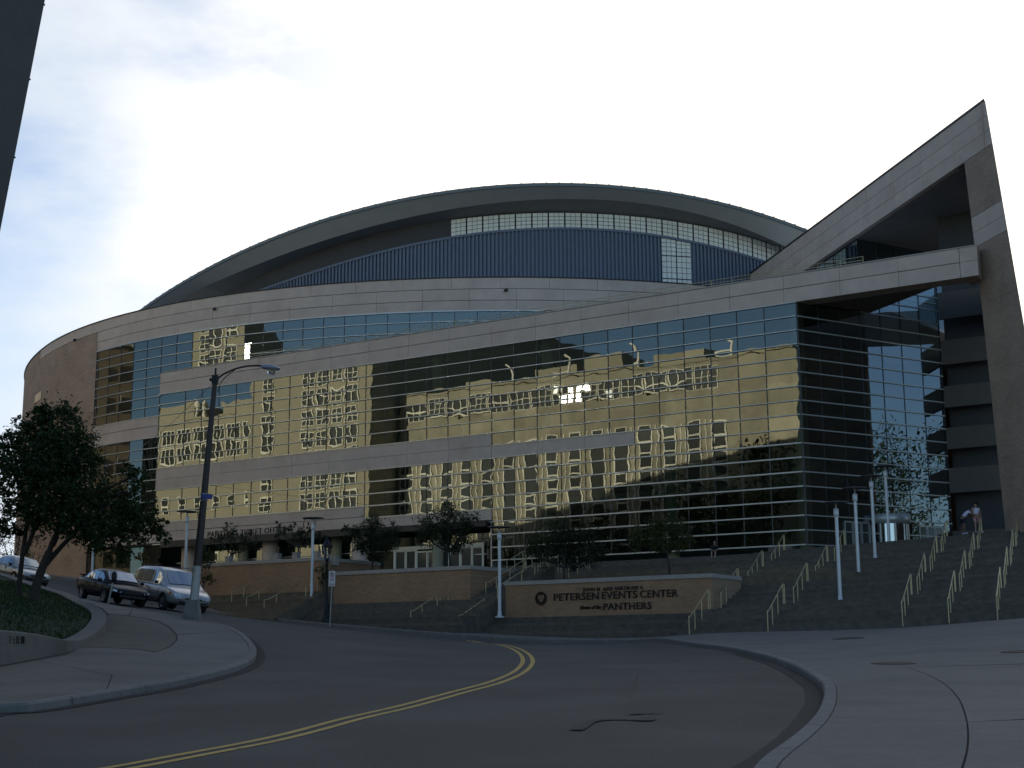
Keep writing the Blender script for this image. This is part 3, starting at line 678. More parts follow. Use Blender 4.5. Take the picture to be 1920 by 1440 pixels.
# -- ground floor: recessed shop front with canopy, columns and doors
RV = -1.6
sf = [B3A + 1.83*k for k in range(int((ST-B3A)/1.83)+1)]
for k in range(len(sf)-1):
    s0, s1 = sf[k], sf[k+1]; sc = (s0+s1)/2
    door = 23.6 < sc < 31.5
    for z0, z1 in (((8.0, 9.3),) if door else ((5.3, 6.55), (6.55, 7.9), (7.9, 9.3))):
        pane(front(sc, (z0+z1)/2, RV), U1, Z3, s1-s0-0.04, z1-z0-0.04)
    vbar(front(s1, 5.3, RV), front(s1, 9.35, RV), N1, U1)
for z in (6.55, 7.9): hbar(front(31.6, z, RV), front(ST, z, RV), N1, 0.07)
mb = MB(); mb.prism([front(B3A-0.1, 9.3, 0.0), front(ST+6, 9.3, 0.0), front(ST+6, 9.3, RV-0.2), front(B3A-0.1, 9.3, RV-0.2)], Z3*0.12); apart(mb, 'soffit', 'dark_metal')
mb = MB(); mb.box(front(B3B+0.4, 8.95, 0.9), D1*(ST-B3B-1), -N1*0.8, Z3*0.5); apart(mb, 'canopy', 'dark_metal')
mb = MB(); mb.box(front(B3A+0.2, 9.0, 0.5), D1*(B3B-B3A+0.1), -N1*0.4, Z3*0.42); apart(mb, 'canopy', 'dark_metal')
mb = MB(); mb.box(front(B3A, 5.3, 0.0), D1*0.12, -N1*1.6, Z3*4.1); apart(mb, 'mullion', 'mullion_silver')
for sx in (34.0, 42.6, 51):
    mb = MB(); mb.lathe(front(sx, 0, -0.65), [(0.62, 5.0), (0.62, 9.3)], 20); apart(mb, 'column', 'limestone')
for k in range(6):
    a0, a1 = 0.6+k*1.85, 0.6+(k+1)*1.85; c0, c1 = drum(a0, 0, -.35), drum(a1, 0, -.35); rx = (c0-c1); w = rx.length; rx.normalize()
    for z0, z1 in ((4.2, 5.7), (5.7, 7.2), (7.2, 9.3)): pane((c0+c1)/2+Z3*(z0+z1)/2, rx, Z3, w-.04, z1-z0-.04)
    vbar(c1+Z3*4.2, c1+Z3*9.35, drum_n(a1), rx)
    for z in (5.7, 7.2): hbar(c0+Z3*z, c1+Z3*z, drum_n(a0), 0.07)
# doors: a white framed row
for k in range(8):
    s0 = 23.9 + k*0.95; 
    dz = 0.12 if 2 <= k <= 5 else 0.0
    d = MB(); w = 0.9; b = front(s0, 5.5, RV+0.08); h = 2.38-dz
    d.box(b, D1*0.07, N1*0.06, Z3*h); d.box(b+D1*(w-0.07), D1*0.07, N1*0.06, Z3*h); d.box(b+D1*.07+Z3*(h-0.1), D1*(w-.14), N1*0.06, Z3*0.1); d.box(b+D1*.07+Z3*0.62, D1*(w-.14), N1*0.06, Z3*0.1)
    dd = apart(d, 'door', 'window_white')
    g = MB(); g.box(b+D1*0.07+N1*0.02+Z3*.72, D1*(w-0.14), N1*0.015, Z3*(h-0.82)); g.obj('door_glass', 'window_dark', dd, AO)
for k in (0, 2, 6, 8):
    mb = MB(); mb.box(front(23.82+k*0.95, 5.5, RV+0.1), D1*0.14, N1*0.1, Z3*2.5); apart(mb, 'door_frame', 'window_white')
mb = MB(); mb.box(front(23.8, 7.88, RV+0.05), D1*7.8, N1*0.18, Z3*0.24); apart(mb, 'door_frame', 'window_white')
for z in (6.2, 7.2):
    mb = MB(); mb.box(front(22.9, z, -0.4), D1*0.95, N1*0.06, Z3*0.05); apart(mb, 'mullion', 'mullion_silver')
# revolving door on the right wall
rc = right(6.55, 0, 0.25)
mb = MB(); mb.lathe(rc, [(1.15, 8.15), (1.22, 8.17), (1.22, 8.72), (1.15, 8.74), (0.0, 8.76)], 24, 0); rd = apart(mb, 'revolving_door', 'mullion_silver')
mb = MB()
for k in range(8):
    a = math.pi*2*k/8; p = rc + Vector((math.cos(a), math.sin(a), 0))*1.12; mb.tube([p+Z3*6.4, p+Z3*8.15], 0.05, 6)
mb.obj('door_post', 'window_white', rd, AO)
mb = MB(); mb.lathe(rc, [(1.08, 6.4), (1.08, 8.15)], 24); mb.obj('door_glass', 'car_glass', rd, AO)
for t0 in (3.0, 9.2):
    for k in range(3):
        d = MB(); b = right(t0+k*0.68, 6.5, 0.04); w = 0.64; h = 1.75
        d.box(b, D2*0.07, N2*0.05, Z3*h); d.box(b+D2*(w-.07), D2*0.07, N2*0.05, Z3*h); d.box(b+D2*.07+Z3*(h-.1), D2*(w-.14), N2*0.05, Z3*.1); d.box(b+D2*.07, D2*(w-.14), N2*0.05, Z3*.2)
        dd = apart(d, 'door', 'mullion_silver'); g = MB(); g.box(b+D2*.07+Z3*.2+N2*.01, D2*(w-.14), N2*.015, Z3*(h-.3)); g.obj('door_glass', 'window_dark', dd, AO)
# letters over the ticket windows
lt = text_mesh('PANTHERS TICKET OFFICE', 0.62, 0.03, 'letter_bronze', 'LEFT', spacing=1.08)
place_text('lettering', lt, front(47.9, 9.52, 0.62), U1, N1, arena)['label'] = 'bronze letters reading PANTHERS TICKET OFFICE on the canopy'

# -- the drum
DROW = 0.815; DTOP = 26.2
dz_ = lambda k: DTOP - DROW*k
dcols = [-31.58 + 1.72*k for k in range(25)]                 # arc positions, left positive
dcols = [a for a in dcols if a < 9.9] + [9.95]
for k in range(len(dcols)-1):
    a0, a1 = dcols[k], dcols[k+1]; ac = (a0+a1)/2; c0, c1 = drum(a0, 0), drum(a1, 0); rx = (c0-c1); w = rx.length; rx.normalize()
    top_rows = range(0, 8) if ac > 1.1 else range(0, 4)
    for r in top_rows:
        pane((c0+c1)/2 + Z3*(dz_(r)-DROW/2), rx, Z3, w-0.03, DROW-0.03)
    vbar(c1+Z3*(dz_(8) if a0 > 1.0 else dz_(4)), c1+Z3*DTOP, drum_n(a1), rx)
    if ac > 0:                                               # lower storeys left of the tangent line
        for j in range(3, 13):
            if j in (8, 9) and ac < 1.1: continue
            if j in (3, 4) : continue
            pane((c0+c1)/2 + Z3*(zrow(j)+ROW/2), rx, Z3, w-0.03, ROW-0.03)
        vbar(c1+Z3*zrow(5), c1+Z3*zrow(13), drum_n(a1), rx)
def drum_bar(a0, a1, z, h=0.055):
    n = max(1, int(abs(a1-a0)/2)); rows = []
    for i in range(n+1):
        a = a0+(a1-a0)*i/n; rows.append([drum(a, z-h/2, -0.02), drum(a, z-h/2, 0.11), drum(a, z+h/2, 0.11), drum(a, z+h/2, -0.02)])
    apart(MB().grid(rows, 0, False, True), 'mullion', 'mullion_silver')
for r in range(0, 5): drum_bar(-31.5, 9.95, dz_(r), 0.055 if r else 0.10)
for r in range(5, 9): drum_bar(0.9, 9.95, dz_(r))
for j in range(5, 14): drum_bar(0.2, 9.9, zrow(j))
def dpos(a, z, v): return drum(a, z, v)
PT = 28.86
panel_row(dpos, -58, 24, 27.92, PT-0.08, 'limestone', nseg=3); panel_row(dpos, -58, 9.95, 27.03, 27.90, 'limestone', nseg=3); panel_row(dpos, -58, 9.95, DTOP+0.03, 27.01, 'limestone', nseg=3)
panel_row(dpos, -58, -31.6, 22.6, DTOP, 'limestone', nseg=3)
panel_row(dpos, 1.1, 10.0, 18.9, dz_(8), 'limestone', nseg=2); panel_row(dpos, 1.1, 10.0, zrow(13)+0.02, 18.88, 'limestone', nseg=2)
panel_row(dpos, 5.6, 10.0, 9.44, zrow(5), 'limestone', nseg=2)
rows = [[drum(a, PT-0.08, -0.35), drum(a, PT-0.08, 0.12), drum(a, PT, 0.12), drum(a, PT, -0.35)] for a in np.linspace(-58, 100, 90)]
apart(MB().grid(rows, 0, False, True), 'coping', 'dark_metal')
# brick part of the drum with slit windows, and the back of the drum
for a0, a1 in ((10.0, 17.0), (17.0, 24.0), (24.0, 31.0), (31.0, 38.0), (38.0, 46.0)):
    for z0, z1 in ((5.0, 12.0), (12.0, 20.0), (20.0, 27.9 if a0 < 23 else PT-0.09)):
        rows = [[drum(a, z0+.006, -0.3), drum(a, z0+.006, 0.04), drum(a, z1-.006, 0.04), drum(a, z1-.006, -0.3)] for a in np.linspace(a0+.006, a1-.006, 6)]
        mb = MB().grid(rows, 0, False, True); apart(mb, 'brick_panel', 'brick_drum')
mb = MB(); mb.grid([[drum(a, 5, -0.32), drum(a, PT-0.1, -0.32)] for a in np.linspace(46, 230, 60)], 0, True); apart(mb, 'rear_wall', 'brick_drum')
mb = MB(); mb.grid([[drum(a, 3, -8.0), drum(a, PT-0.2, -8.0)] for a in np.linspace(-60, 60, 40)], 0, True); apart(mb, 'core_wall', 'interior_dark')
mb = MB()
for z in (13.6, 18.3, 22.5): mb.grid([[drum(a, z, -1.0), drum(a, z+0.3, -1.0), drum(a, z+.3, -8), drum(a, z, -8)] for a in np.linspace(-31, 12, 16)], 0, False, True)
apart(mb, 'floor_slab', 'interior_slab')
for (pa, pb, pz0, pz1) in ((22.6, 25.2, 24.0, 24.75), (23.6, 26.0, 21.9, 22.6), (23.4, 25.8, 16.6, 17.3), (22.0, 24.0, 13.6, 14.3)):
    c0, c1 = drum(pa, 0, .07), drum(pb, 0, .07); rx = (c0-c1).normalized()
    mb = MB(); mb.box(c1+Z3*pz0, c0-c1, drum_n((pa+pb)/2)*0.03, Z3*(pz1-pz0)); apart(mb, 'slit_window', 'slit_glass')
for a_, z_ in ((-4.6, 27.75), (-28.6, 27.75), (14.0, 27.9)):
    mb = MB(); c = drum(a_, z_, 0.18); mb.cbox(c, 0.10, 0.16, 0.09, 0, 0.4); mb.tube([drum(a_, z_+.1, 0.05), c+Z3*0.1], 0.04, 6); apart(mb, 'security_camera', 'dark_metal')
mb = MB(); mb.face([drum(a, PT-0.5, -0.3) for a in np.linspace(-60, 244, 70)]); apart(mb, 'roof', 'roof_gravel')

# -- arched upper roof
OR = Vector((3.5, 160, 0))
def cyl(R, th, z): t = R_(th); return OR + Vector((math.sin(t)*R, -math.cos(t)*R, z))
z_top = lambda t: max(28.7, 37.64 - 0.0043*t - 0.00404*t*t - 9.06e-6*t**3 + 3.57e-7*t**4) if abs(t) < 58 else 28.7
z_low = lambda t: max(28.3, min(z_top(t)-.45, 36.81 + 0.0154*t - 0.00475*t*t - 5.5e-5*t**3 + 9.8e-8*t**4))
z_pt = lambda t: max(28.3, 36.35 - 0.0030*t*t)
z_bt = lambda t: max(28.2, 34.88 + 0.0044*t - 0.00425*t*t - 1.22e-5*t**3 + 9.75e-7*t**4)
TH = np.linspace(-57, 57, 115)
rows = [[cyl(48.5, t, z_low(t)), cyl(50.0, t, z_top(t)-0.28)] for t in TH]; apart(MB().grid(rows, 0, True), 'fascia', 'roof_fascia')
rows = [[cyl(50.0, t, z_top(t)-0.28), cyl(50.12, t, z_top(t)-0.26), cyl(50.12, t, z_top(t)), cyl(49.9, t, z_top(t)+0.05)] for t in TH]; apart(MB().grid(rows, 0, False), 'gutter', 'roof_metal')
rows = [[cyl(46.5, t, z_pt(t)), cyl(48.5, t, z_low(t))] for t in TH]; apart(MB().grid(rows, 0, True), 'soffit', 'soffit_grey')
rows = [[cyl(46.6, t, z_bt(t)-0.05), cyl(46.6, t, z_pt(t)+0.02)] for t in TH if t <= -10]; apart(MB().grid(rows, 0, True), 'dark_panel', 'dark_cladding')
TF = np.linspace(-180, 180, 121)
def z_roof(t, R): return (z_top(t) if abs(t) < 46 else 29.0 + max(0, (60-abs(t)))*0.0)*(R/50.0)**2 + (1-(R/50.0)**2)*44.0
rows = [[cyl(R, t, z_top(t) * (R/50.0) + (1-R/50.0)*40.5 + (0 if R > 49 else 0)) for t in TF] for R in (50.0, 40.0, 28.0, 14.0, 0.5)]
apart(MB().grid(rows, 0, True), 'roof', 'roof_metal')
mb = MB()
for t in np.arange(-56, 56, 1.15):
    p0, p1 = cyl(50.16, t, z_top(t)-0.02), cyl(46.0, t, (z_top(t))*0.92+0.08*40.5+0.04); mb.prism([p0, p0+Z3*0.055, p1+Z3*0.055, p1], Vector((math.cos(R_(t)), math.sin(R_(t)), 0))*0.10)
o = apart(mb, 'roof_seam', 'roof_metal'); o['kind'] = 'stuff'
mb = MB(); mb.grid([[cyl(43.5, t, 27), cyl(43.5, t, 33)] for t in np.linspace(46, 314, 60)], 0, True); apart(mb, 'rear_wall', 'dark_cladding')
# corrugated blue wall
t_door0, t_door1 = 10.9, 14.1
def corrugated(t0, t1):
    rows = []; t = t0; dt = 0.40; k = 0
    while t < t1:
        for du, off in ((0, 0.0), (0.13, 0.0), (0.17, 0.16), (0.36, 0.16)):
            tt = min(t+du, t1); rows.append([cyl(46.6+off, tt, 26.5), cyl(46.6+off, tt, z_bt(tt)-0.1)])
        t += dt
    o = apart(MB().grid(rows, 0, False), 'corrugated_wall', 'corrugated_blue', recalc=False); return o
corrugated(-46, t_door0); corrugated(t_door1, 40)
rows = [[cyl(46.55, t, z_bt(t)-0.12), cyl(46.82, t, z_bt(t)-0.12), cyl(46.82, t, z_bt(t)+0.08), cyl(46.55, t, z_bt(t)+0.08)] for t in np.linspace(-46, 40, 80)]
apart(MB().grid(rows, 0, False, True), 'trim', 'corrugated_blue')
# translucent panels under the eaves
bars = MB(); w_t = 1.66
tk = np.arange(-10.5, 31, w_t)
def tpanel(t0, t1, f0, f1):
    a, b = cyl(46.65, t0, 0), cyl(46.65, t1, 0)
    mb = MB(); mb.face([a+Z3*f0(t0), b+Z3*f0(t1), b+Z3*f1(t1), a+Z3*f1(t0)]); apart(mb, 'translucent_panel', 'panel_white')
    nrm = Vector((math.sin(R_(t0)), -math.cos(R_(t0)), 0))
    for i in range(1, 3):
        u = i/3; p = a.lerp(b, u); bars.box(p-Vector((b-a)).normalized()*0.012+Z3*(f0(t0)*(1-u)+f0(t1)*u), (b-a).normalized()*0.024, nrm*0.03, Z3*((f1(t0)-f0(t0))))
    nr = 4
    for i in range(1, nr):
        u = i/nr; z0 = f0(t0)+(f1(t0)-f0(t0))*u; z1 = f0(t1)+(f1(t1)-f0(t1))*u
        bars.prism([a+Z3*(z0-.014), b+Z3*(z1-.014), b+Z3*(z1+.014), a+Z3*(z0+.014)], nrm*0.03)
for t in tk: tpanel(t+0.08, t+w_t-0.08, lambda t: z_bt(t)+0.10, lambda t: z_pt(t)-0.12)
for i in range(2):
    ta = t_door0+0.08+i*(t_door1-t_door0)/2
    for k in range(4):
        za = 27.0+k*1.95; zb = za+1.86
        zz = min(zb, z_bt(ta)-0.15)
        if zz > za: tpanel(ta, ta+(t_door1-t_door0)/2-0.12, lambda t, za=za: za, lambda t, zz=zz: zz)
o = apart(bars, 'panel_bar', 'mullion_dark'); o['kind'] = 'stuff'
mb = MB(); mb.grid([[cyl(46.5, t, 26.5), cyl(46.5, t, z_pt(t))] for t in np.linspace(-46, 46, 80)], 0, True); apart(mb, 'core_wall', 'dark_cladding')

# -- set the panes: the 300 largest in view one by one, the others joined
pane_jobs.sort(key=lambda j: -j[0])
for a, mtx, me in pane_jobs[:300]:
    o = link('glass_pane', me, arena); mm = mtx.copy(); mm.translation -= AO; o.matrix_local = mm
for mname in ('facade_glass', 'side_glass'):
    mb = MB()
    for a, mtx, me in pane_jobs[300:]:
        if me.materials[0].name != mname: continue
        i = len(mb.v); mb.v += [tuple(mtx @ v.co) for v in me.vertices]
        for p in me.polygons: mb.f.append(tuple(i+x for x in p.vertices)); mb.m.append(0); mb.sm.append(True)
    if mb.v: o = apart(mb, 'glass_pane', mname, recalc=False); o['kind'] = 'stuff'

TREES_OPP = []
# ------------------------------------------------------------------ buildings across the street, seen in the glass and at the left edge
def opp(u, z, v): return CN + U1*u + N1*v + Z3*z
def opp_block(label, u0, u1, v0, v1, z1, m='tan_stone', z0=-3):
    b = thing('opposite_building', label, 'building', opp((u0+u1)/2, 0, v0), 'buildings across the street mirrored in the arena glass')
    mb = MB(); mb.prism([opp(u0, z0, v0), opp(u1, z0, v0), opp(u1, z0, v1), opp(u0, z0, v1)], Z3*(z1-z0)); mb.obj('wall', m, b)
    mb = MB(); mb.prism([opp(u0-.15, z1, v0-.15), opp(u1+.15, z1, v0-.15), opp(u1+.15, z1, v1+.15), opp(u0-.15, z1, v1+.15)], Z3*0.35); mb.obj('parapet', m, b); return b
def win_mesh(w, h, nx, ny, fr=0.13):
    mb = MB()
    mb.face([(-w/2, -0.02, 0), (w/2, -0.02, 0), (w/2, -0.02, h), (-w/2, -0.02, h)], 1)
    for i in range(nx+1): x = -w/2 + w*i/nx; mb.box((x-fr/2, -0.12, -fr/2), (fr, 0, 0), (0, 0.14, 0), (0, 0, h+fr), 0)
    for j in range(ny+1): z = h*j/ny; mb.box((-w/2, -0.11, z-fr/2), (w, 0, 0), (0, 0.12, 0), (0, 0, fr), 0)
    return mb.mesh('window', ['window_white', 'window_dark'])
RZO = math.atan2(D1.y, D1.x)                         # windows face the arena: local -y is the outward side
def put_win(me, b, u, z, v, rz=None):
    o = link('window', me, b); o.location = opp(u, z, v)-origin_of(b); o.rotation_euler = (0, 0, RZO if rz is None else rz); return o
hosp = opp_block('long tan hospital block with white window columns, mirrored in the glass', -20.4, -69.5, 52, 72, 30.4)
wm = win_mesh(1.5, 1.42, 1, 1, 0.14); sm = win_mesh(2.55, 2.15, 3, 2, 0.10); rib = MB().box((-0.06, -0.1, 0), (0.12, 0, 0), (0, 0.1, 0), (0, 0, 20)).mesh('rib', ['window_white'])
for k in range(15):
    u = -28.9-2.82*k
    for j in range(11): put_win(wm, hosp, u, 22.75-1.52*j, 52)
    if k < 14: o = link('rib', rib, hosp); o.location = opp(u-1.41, 4.2, 52)-origin_of(hosp); o.rotation_euler = (0, 0, RZO)
for k in range(14): put_win(sm, hosp, -30.2-2.82*k, 27.55, 52)
# added mirrors over the ribbon, aimed to throw the sun's glint into the glass
CM = N1*(2*CN.dot(N1))                                                    # where the viewer stands as seen in the front glass
def aimed_mirror(c, n, w, h, parent, nm='glint_mirror'):
    rx = Z3.cross(n).normalized(); up = n.cross(rx); mb = MB(); mb.face([c-rx*w-up*h, c+rx*w-up*h, c+rx*w+up*h, c-rx*w+up*h]); mb.obj(nm, 'mirror_pane', parent, None, False)
rs = random.Random(4); OUT = -N1
for k in range(14):
    for i in range(3):
        for j in range(2):
            u = -30.2-2.82*k+(i-1)*.85; c = opp(u, 28.1+1.07*j, 51.85); d_ = abs(u+45.0)
            if d_ > 3.6 or rs.random() < .25: continue
            fr = max(0.1, 0.86-d_*0.19+rs.uniform(-.14, .10)); bis = (sun_dir + (CM-c).normalized()).normalized()
            aimed_mirror(c, (OUT*(1-fr)+bis*fr).normalized(), .30, .36, hosp)
for (u0, u1, zt) in ((-31.5, -37.5, 32.4), (-41.5, -46.0, 33.0), (-47.2, -52.5, 32.6), (-58, -62, 32.0)):
    mb = MB(); mb.prism([opp(u0, 30.7, 55), opp(u1, 30.7, 55), opp(u1, 30.7, 60), opp(u0, 30.7, 60)], Z3*(zt-30.7)); mb.obj('rooftop_unit', 'tan_stone', hosp)
for u, h in ((-27.6, 1.6), (-38.6, 2.4), (-47.0, 2.0), (-54.6, 1.8)):
    mb = MB(); mb.tube([opp(u, 30.6, 53), opp(u, 30.7+h, 53.0), opp(u-0.7, 31.2+h, 53)], 0.16, 8); mb.tube([opp(u, 31.2, 53), opp(u-2.0, 31.2, 53)], 0.13, 8); mb.obj('roof_pipe', 'window_white', hosp)
tower = opp_block('tall tan tower with narrow window columns, mirrored in the glass', -69.9, -88.5, 47, 104, 44.0)
tw = win_mesh(1.7, 1.9, 2, 2, 0.12)
for k in range(5):
    for j in range(14): put_win(tw, tower, -72.6-2.2*k if k < 4 else -85.5, 39.6-2.45*j, 47)
low = opp_block('lower tan block with ribbon windows, mirrored left of the tower', -88.8, -128, 50, 66, 30.6)
lw = win_mesh(2.3, 1.9, 3, 1, 0.14); lw2 = win_mesh(1.1, 1.7, 1, 2, 0.14)
for k in range(13):
    for z in (27.6, 25.4): put_win(lw, low, -91-2.85*k, z, 50)
    for z in (19, 15.6, 12.2, 8.8): put_win(lw2, low, -91-2.85*k, z, 50)
for (u0, u1, zt) in ((-93, -98, 33.0), (-103, -112, 33.4)):
    mb = MB(); mb.prism([opp(u0, 30.9, 52), opp(u1, 30.9, 52), opp(u1, 30.9, 58), opp(u0, 30.9, 58)], Z3*(zt-30.9)); mb.obj('rooftop_unit', 'tan_stone', low)
for u in (-90.2, -91.6, -100, -101.5):
    mb = MB(); mb.tube([opp(u, 30.8, 51), opp(u, 32.6, 51)], 0.22, 8); mb.lathe(opp(u, 0, 51), [(0.3, 32.6), (0.38, 32.9), (0.1, 33.2)], 8); mb.obj('roof_pipe', 'window_white', low)
for k, (u, h, lab) in enumerate(((-23, 20, 'farthest right'), (-27, 16, 'second from the right'), (-31, 13.5, 'third from the right'), (-39, 12, 'fourth from the right'), (-48, 11, 'fifth from the right'), (-58, 10, 'sixth from the right'))):
    TREES_OPP.append((u, h, 'dark tree before the hospital block, mirrored low in the glass, ' + lab))
fb = thing('opposite_building', 'dark brick block far left, mirrored in the curved drum glass', 'building', (-112, 150, 6), 'buildings across the street mirrored in the arena glass')
mb = MB(); mb.box((-126, 118, 0), (28, 0, 0), (6, 70, 0), Z3*40); mb.obj('wall', 'tan_stone_dark', fb)
mb = MB(); mb.box((-126.2, 117.8, 40), (28.4, 0, 0), (6, 70.4, 0), Z3*.5); mb.obj('parapet', 'window_white', fb)
for k in range(9):
    for z in (5.5, 9, 12.5, 16, 20, 24, 28, 32, 36): o = link('window', lw2, fb); o.location = Vector((-97.4+.6*k, 122+7*k, z))-Vector((-112, 150, 6)); o.rotation_euler = (0, 0, math.pi/2-.085)
dpx = ray(470, 655); aa, bb, cc = dpx.x**2+dpx.y**2, -2*(dpx.x*OD.x+dpx.y*OD.y), OD.x**2+OD.y**2-RD**2
gpt = dpx*((-bb-math.sqrt(bb*bb-4*aa*cc))/(2*aa)); gn = Vector((gpt.x-OD.x, gpt.y-OD.y, 0)).normalized(); gr_ = dpx-gn*2*dpx.dot(gn)
kk = ((CN+N1*46.8-gpt).dot(N1))/gr_.dot(N1); gc = gpt+gr_*kk
for dz__ in (0.0, -1.3): c = gc+Z3*dz__; aimed_mirror(c, (sun_dir-gr_.normalized()).normalized(), .55, .55, tower)  # added mirrors on the tower, turned to glint in the drum glass
for i in range(17):
    for j in range(10):
        mb = MB(); u0 = -20.4-2.888*i; mb.prism([opp(u0-.012, 3.0*j+.3, 52), opp(u0-2.876, 3.0*j+.3, 52), opp(u0-2.876, 3.0*j+.3, 51.992), opp(u0-.012, 3.0*j+.3, 51.992)], Z3*2.976); mb.obj('wall_panel', 'tan_panel', hosp)
# dark building whose corner cuts the left edge of the view
eb0 = at_y(92, -40, 27.0); eb1 = at_y(0, 435, 26.0); dv = (eb1-eb0)
low_pt = eb0 + dv*2.4; top_pt = eb0 - dv*0.35
edge = thing('corner_building', 'dark grey building whose slanting corner cuts the upper left edge of the view', 'building', (low_pt.x-3, low_pt.y, G(low_pt.x-3, low_pt.y)))
mb = MB(); back = Vector((-2.5, -9, 0)); left_ = Vector((-8, 1.5, 0))
mb.prism([low_pt, top_pt, top_pt+left_, low_pt+left_], Vector((-3.4, -9.0, 0))); mb.obj('wall', 'edge_building', edge)
for k in range(9):
    p = low_pt.lerp(top_pt, (k+0.5)/9); mb = MB(); mb.box(p+Vector((0.012, 0.012, -0.012)), left_, Vector((0.0, 0.02, 0)), Z3*0.03); mb.obj('groove_strip', 'dark_cladding', edge)

# ------------------------------------------------------------------ stairs, walls and plaza in front of the arena
A0 = Vector((7.6, 64.0, 1.04)); SD = Vector((0.3764, 0.9265, 0)); SE = Vector((0.9265, -0.3764, 0)); TILT = 0.05
def stair_pt(q, lat, z=0.0): return Vector((A0.x, A0.y, 0)) + SD*q + SE*lat + Z3*(z + TILT*lat)
FL = [(0.0, 3.36), (5.88, 9.24), (11.76, 15.12), (17.64, 21.0)]          # four flights of eight risers
def stair_z(q):
    z = A0.z
    for i, (a, b) in enumerate(FL):
        if q < a: return z
        if q < b: return z + (math.floor((q-a)/0.42)+1)*0.1625
        z += 1.30
    return z
stairs = thing('wide_stairs', 'wide dark stone stairs rising in four flights to the prow entrance', 'stairs', stair_pt(10, 8, 0))
for i, (a, b) in enumerate(FL):
    for k in range(8):
        q0 = a + 0.42*k; zt = A0.z + 1.3*i + 0.1625*(k+1); q1 = q0+0.42 if k < 7 else (FL[i+1][0] if i < 3 else 22.4)
        l0 = -1.55 if q0 > 4.0 else -0.5
        mb = MB(); mb.box(stair_pt(q0, l0, zt-0.6), SE*21.5+Z3*TILT*21.5, SD*(q1-q0-0.006), Z3*0.6); mb.obj('step', 'step_stone', stairs)
# walls on the line of the sign wall
R0 = Vector((9.45, 69.0, 0))
def wl(t, w, z=0.0): return R0 + D1*t + N1*w + Z3*z                      # t to the left along the walls, w out towards the street
def wall(name, label, cat, t0, t1, z0, z1, ret_=5.5, left_ret=3.0):
    b = thing(name, label, cat, wl((t0+t1)/2, 0, z0), 'low brick walls with pale copings in front of the arena')
    n = max(2, round((t1-t0)/2.4))
    mb = MB(); mb.prism([wl(t0, 0, z0-1.2), wl(t1, 0, z0-1.2), wl(t1, -left_ret, z0-1.2), wl(t1-.45, -left_ret, z0-1.2), wl(t1-.45, -.45, z0-1.2), wl(t0+.45, -.45, z0-1.2), wl(t0+.45, -ret_, z0-1.2), wl(t0, -ret_, z0-1.2)], Z3*(z1-0.2-z0+1.2)); mb.obj('brickwork', 'brick_front', b)
    for k in range(n):
        a0, a1 = t0-0.06+(t1-t0+.12)*k/n, t0-0.06+(t1-t0+.12)*(k+1)/n
        mb = MB(); mb.box(wl(a0+.006, 0.07, z1-0.2), D1*(a1-a0-.012), -N1*0.6, Z3*(0.2+random.uniform(-.004, .004))); mb.obj('coping_stone', 'coping', b)
    for k in range(2):
        d = (ret_-0.55)/2; mb = MB(); mb.box(wl(t0-0.06, -0.54-d*k, z1-0.2), D1*0.6, -N1*(d-.012), Z3*0.2); mb.obj('coping_stone', 'coping', b)
    mb = MB(); mb.prism([wl(t0+.4, -.4, z1-0.45), wl(t1-.4, -.4, z1-0.45), wl(t1-.4, -left_ret, z1-0.45), wl(t0+.4, -left_ret, z1-0.45)], Z3*0.05); mb.obj('planting_bed', 'soil', b); return b
sw = wall('sign_wall', 'brown brick sign wall with bronze letters reading PETERSEN EVENTS CENTER', 'sign wall', 0.0, 11.7, 2.2, 4.12, 3.4)
mw = wall('planter_wall', 'plain brown brick wall between the entrance doors and the black lamp post', 'wall', 13.9, 23.2, 3.2, 5.06, 5.5)
lwall = wall('planter_wall', 'brown brick wall under the ticket office letters, left of the lamp post', 'wall', 24.2, 34.2, 3.9, 5.95, 5.5)
def sign_line(body, size, t, z, sp=1.0, sh=0.0, off=0.004): 
    o = place_text('lettering', text_mesh(body, size, 0.03, 'letter_bronze', 'CENTER', sh, off, sp), wl(t, 0.045, z), U1, N1, sw); return o
def px_t(x, y):                                                           # a pixel on the wall plane -> (t, z)
    d = ray(x, y); k = (R0.dot(N1))/(d.dot(N1)); p = d*k; return (p-R0).dot(D1), p.z
def sign_text(body, xl, xr, yb, size_px, sp=1.0, sh=0.0, big=()):
    tl, zl = px_t(xl, yb); tr, zr = px_t(xr, yb); me = text_mesh(body, 1.0, 0.0, 'letter_bronze', 'LEFT', sh, 0.006, sp)
    w = max(v.co.x for v in me.vertices) - min(v.co.x for v in me.vertices); h = max(v.co.y for v in me.vertices)
    Y = 71.0; hh = size_px*Y/2698
    for v in me.vertices: v.co.x *= (tl-tr)/w; v.co.y *= hh/h*1.0
    bm = bmesh.new(); bm.from_mesh(me); r = bmesh.ops.extrude_face_region(bm, geom=bm.faces[:])
    for v in r['geom']:
        if isinstance(v, bmesh.types.BMVert): v.co.z += 0.05
    bm.to_mesh(me); bm.free(); return place_text('lettering', me, wl(tl, 0.005, (zl+zr)/2), U1, N1, sw)
sign_text('JOHN M. AND GERTRUDE E.', 1094, 1208, 1106.5, 6.2, 1.15)
sign_text('PETERSEN', 1038, 1122, 1125, 13.5, 1.05); sign_text('EVENTS', 1128, 1194, 1122, 13.5, 1.05); sign_text('CENTER', 1200, 1271, 1119.5, 13.5, 1.05)
sign_text('Home of the', 1088, 1127, 1142, 7.5, 1.0, 0.25); sign_text('PANTHERS', 1131, 1221, 1142.5, 12.5, 1.05)
st_, sz_ = px_t(1015, 1122); rr = 0.34
mb = MB(); cS = wl(st_, 0.0, sz_)
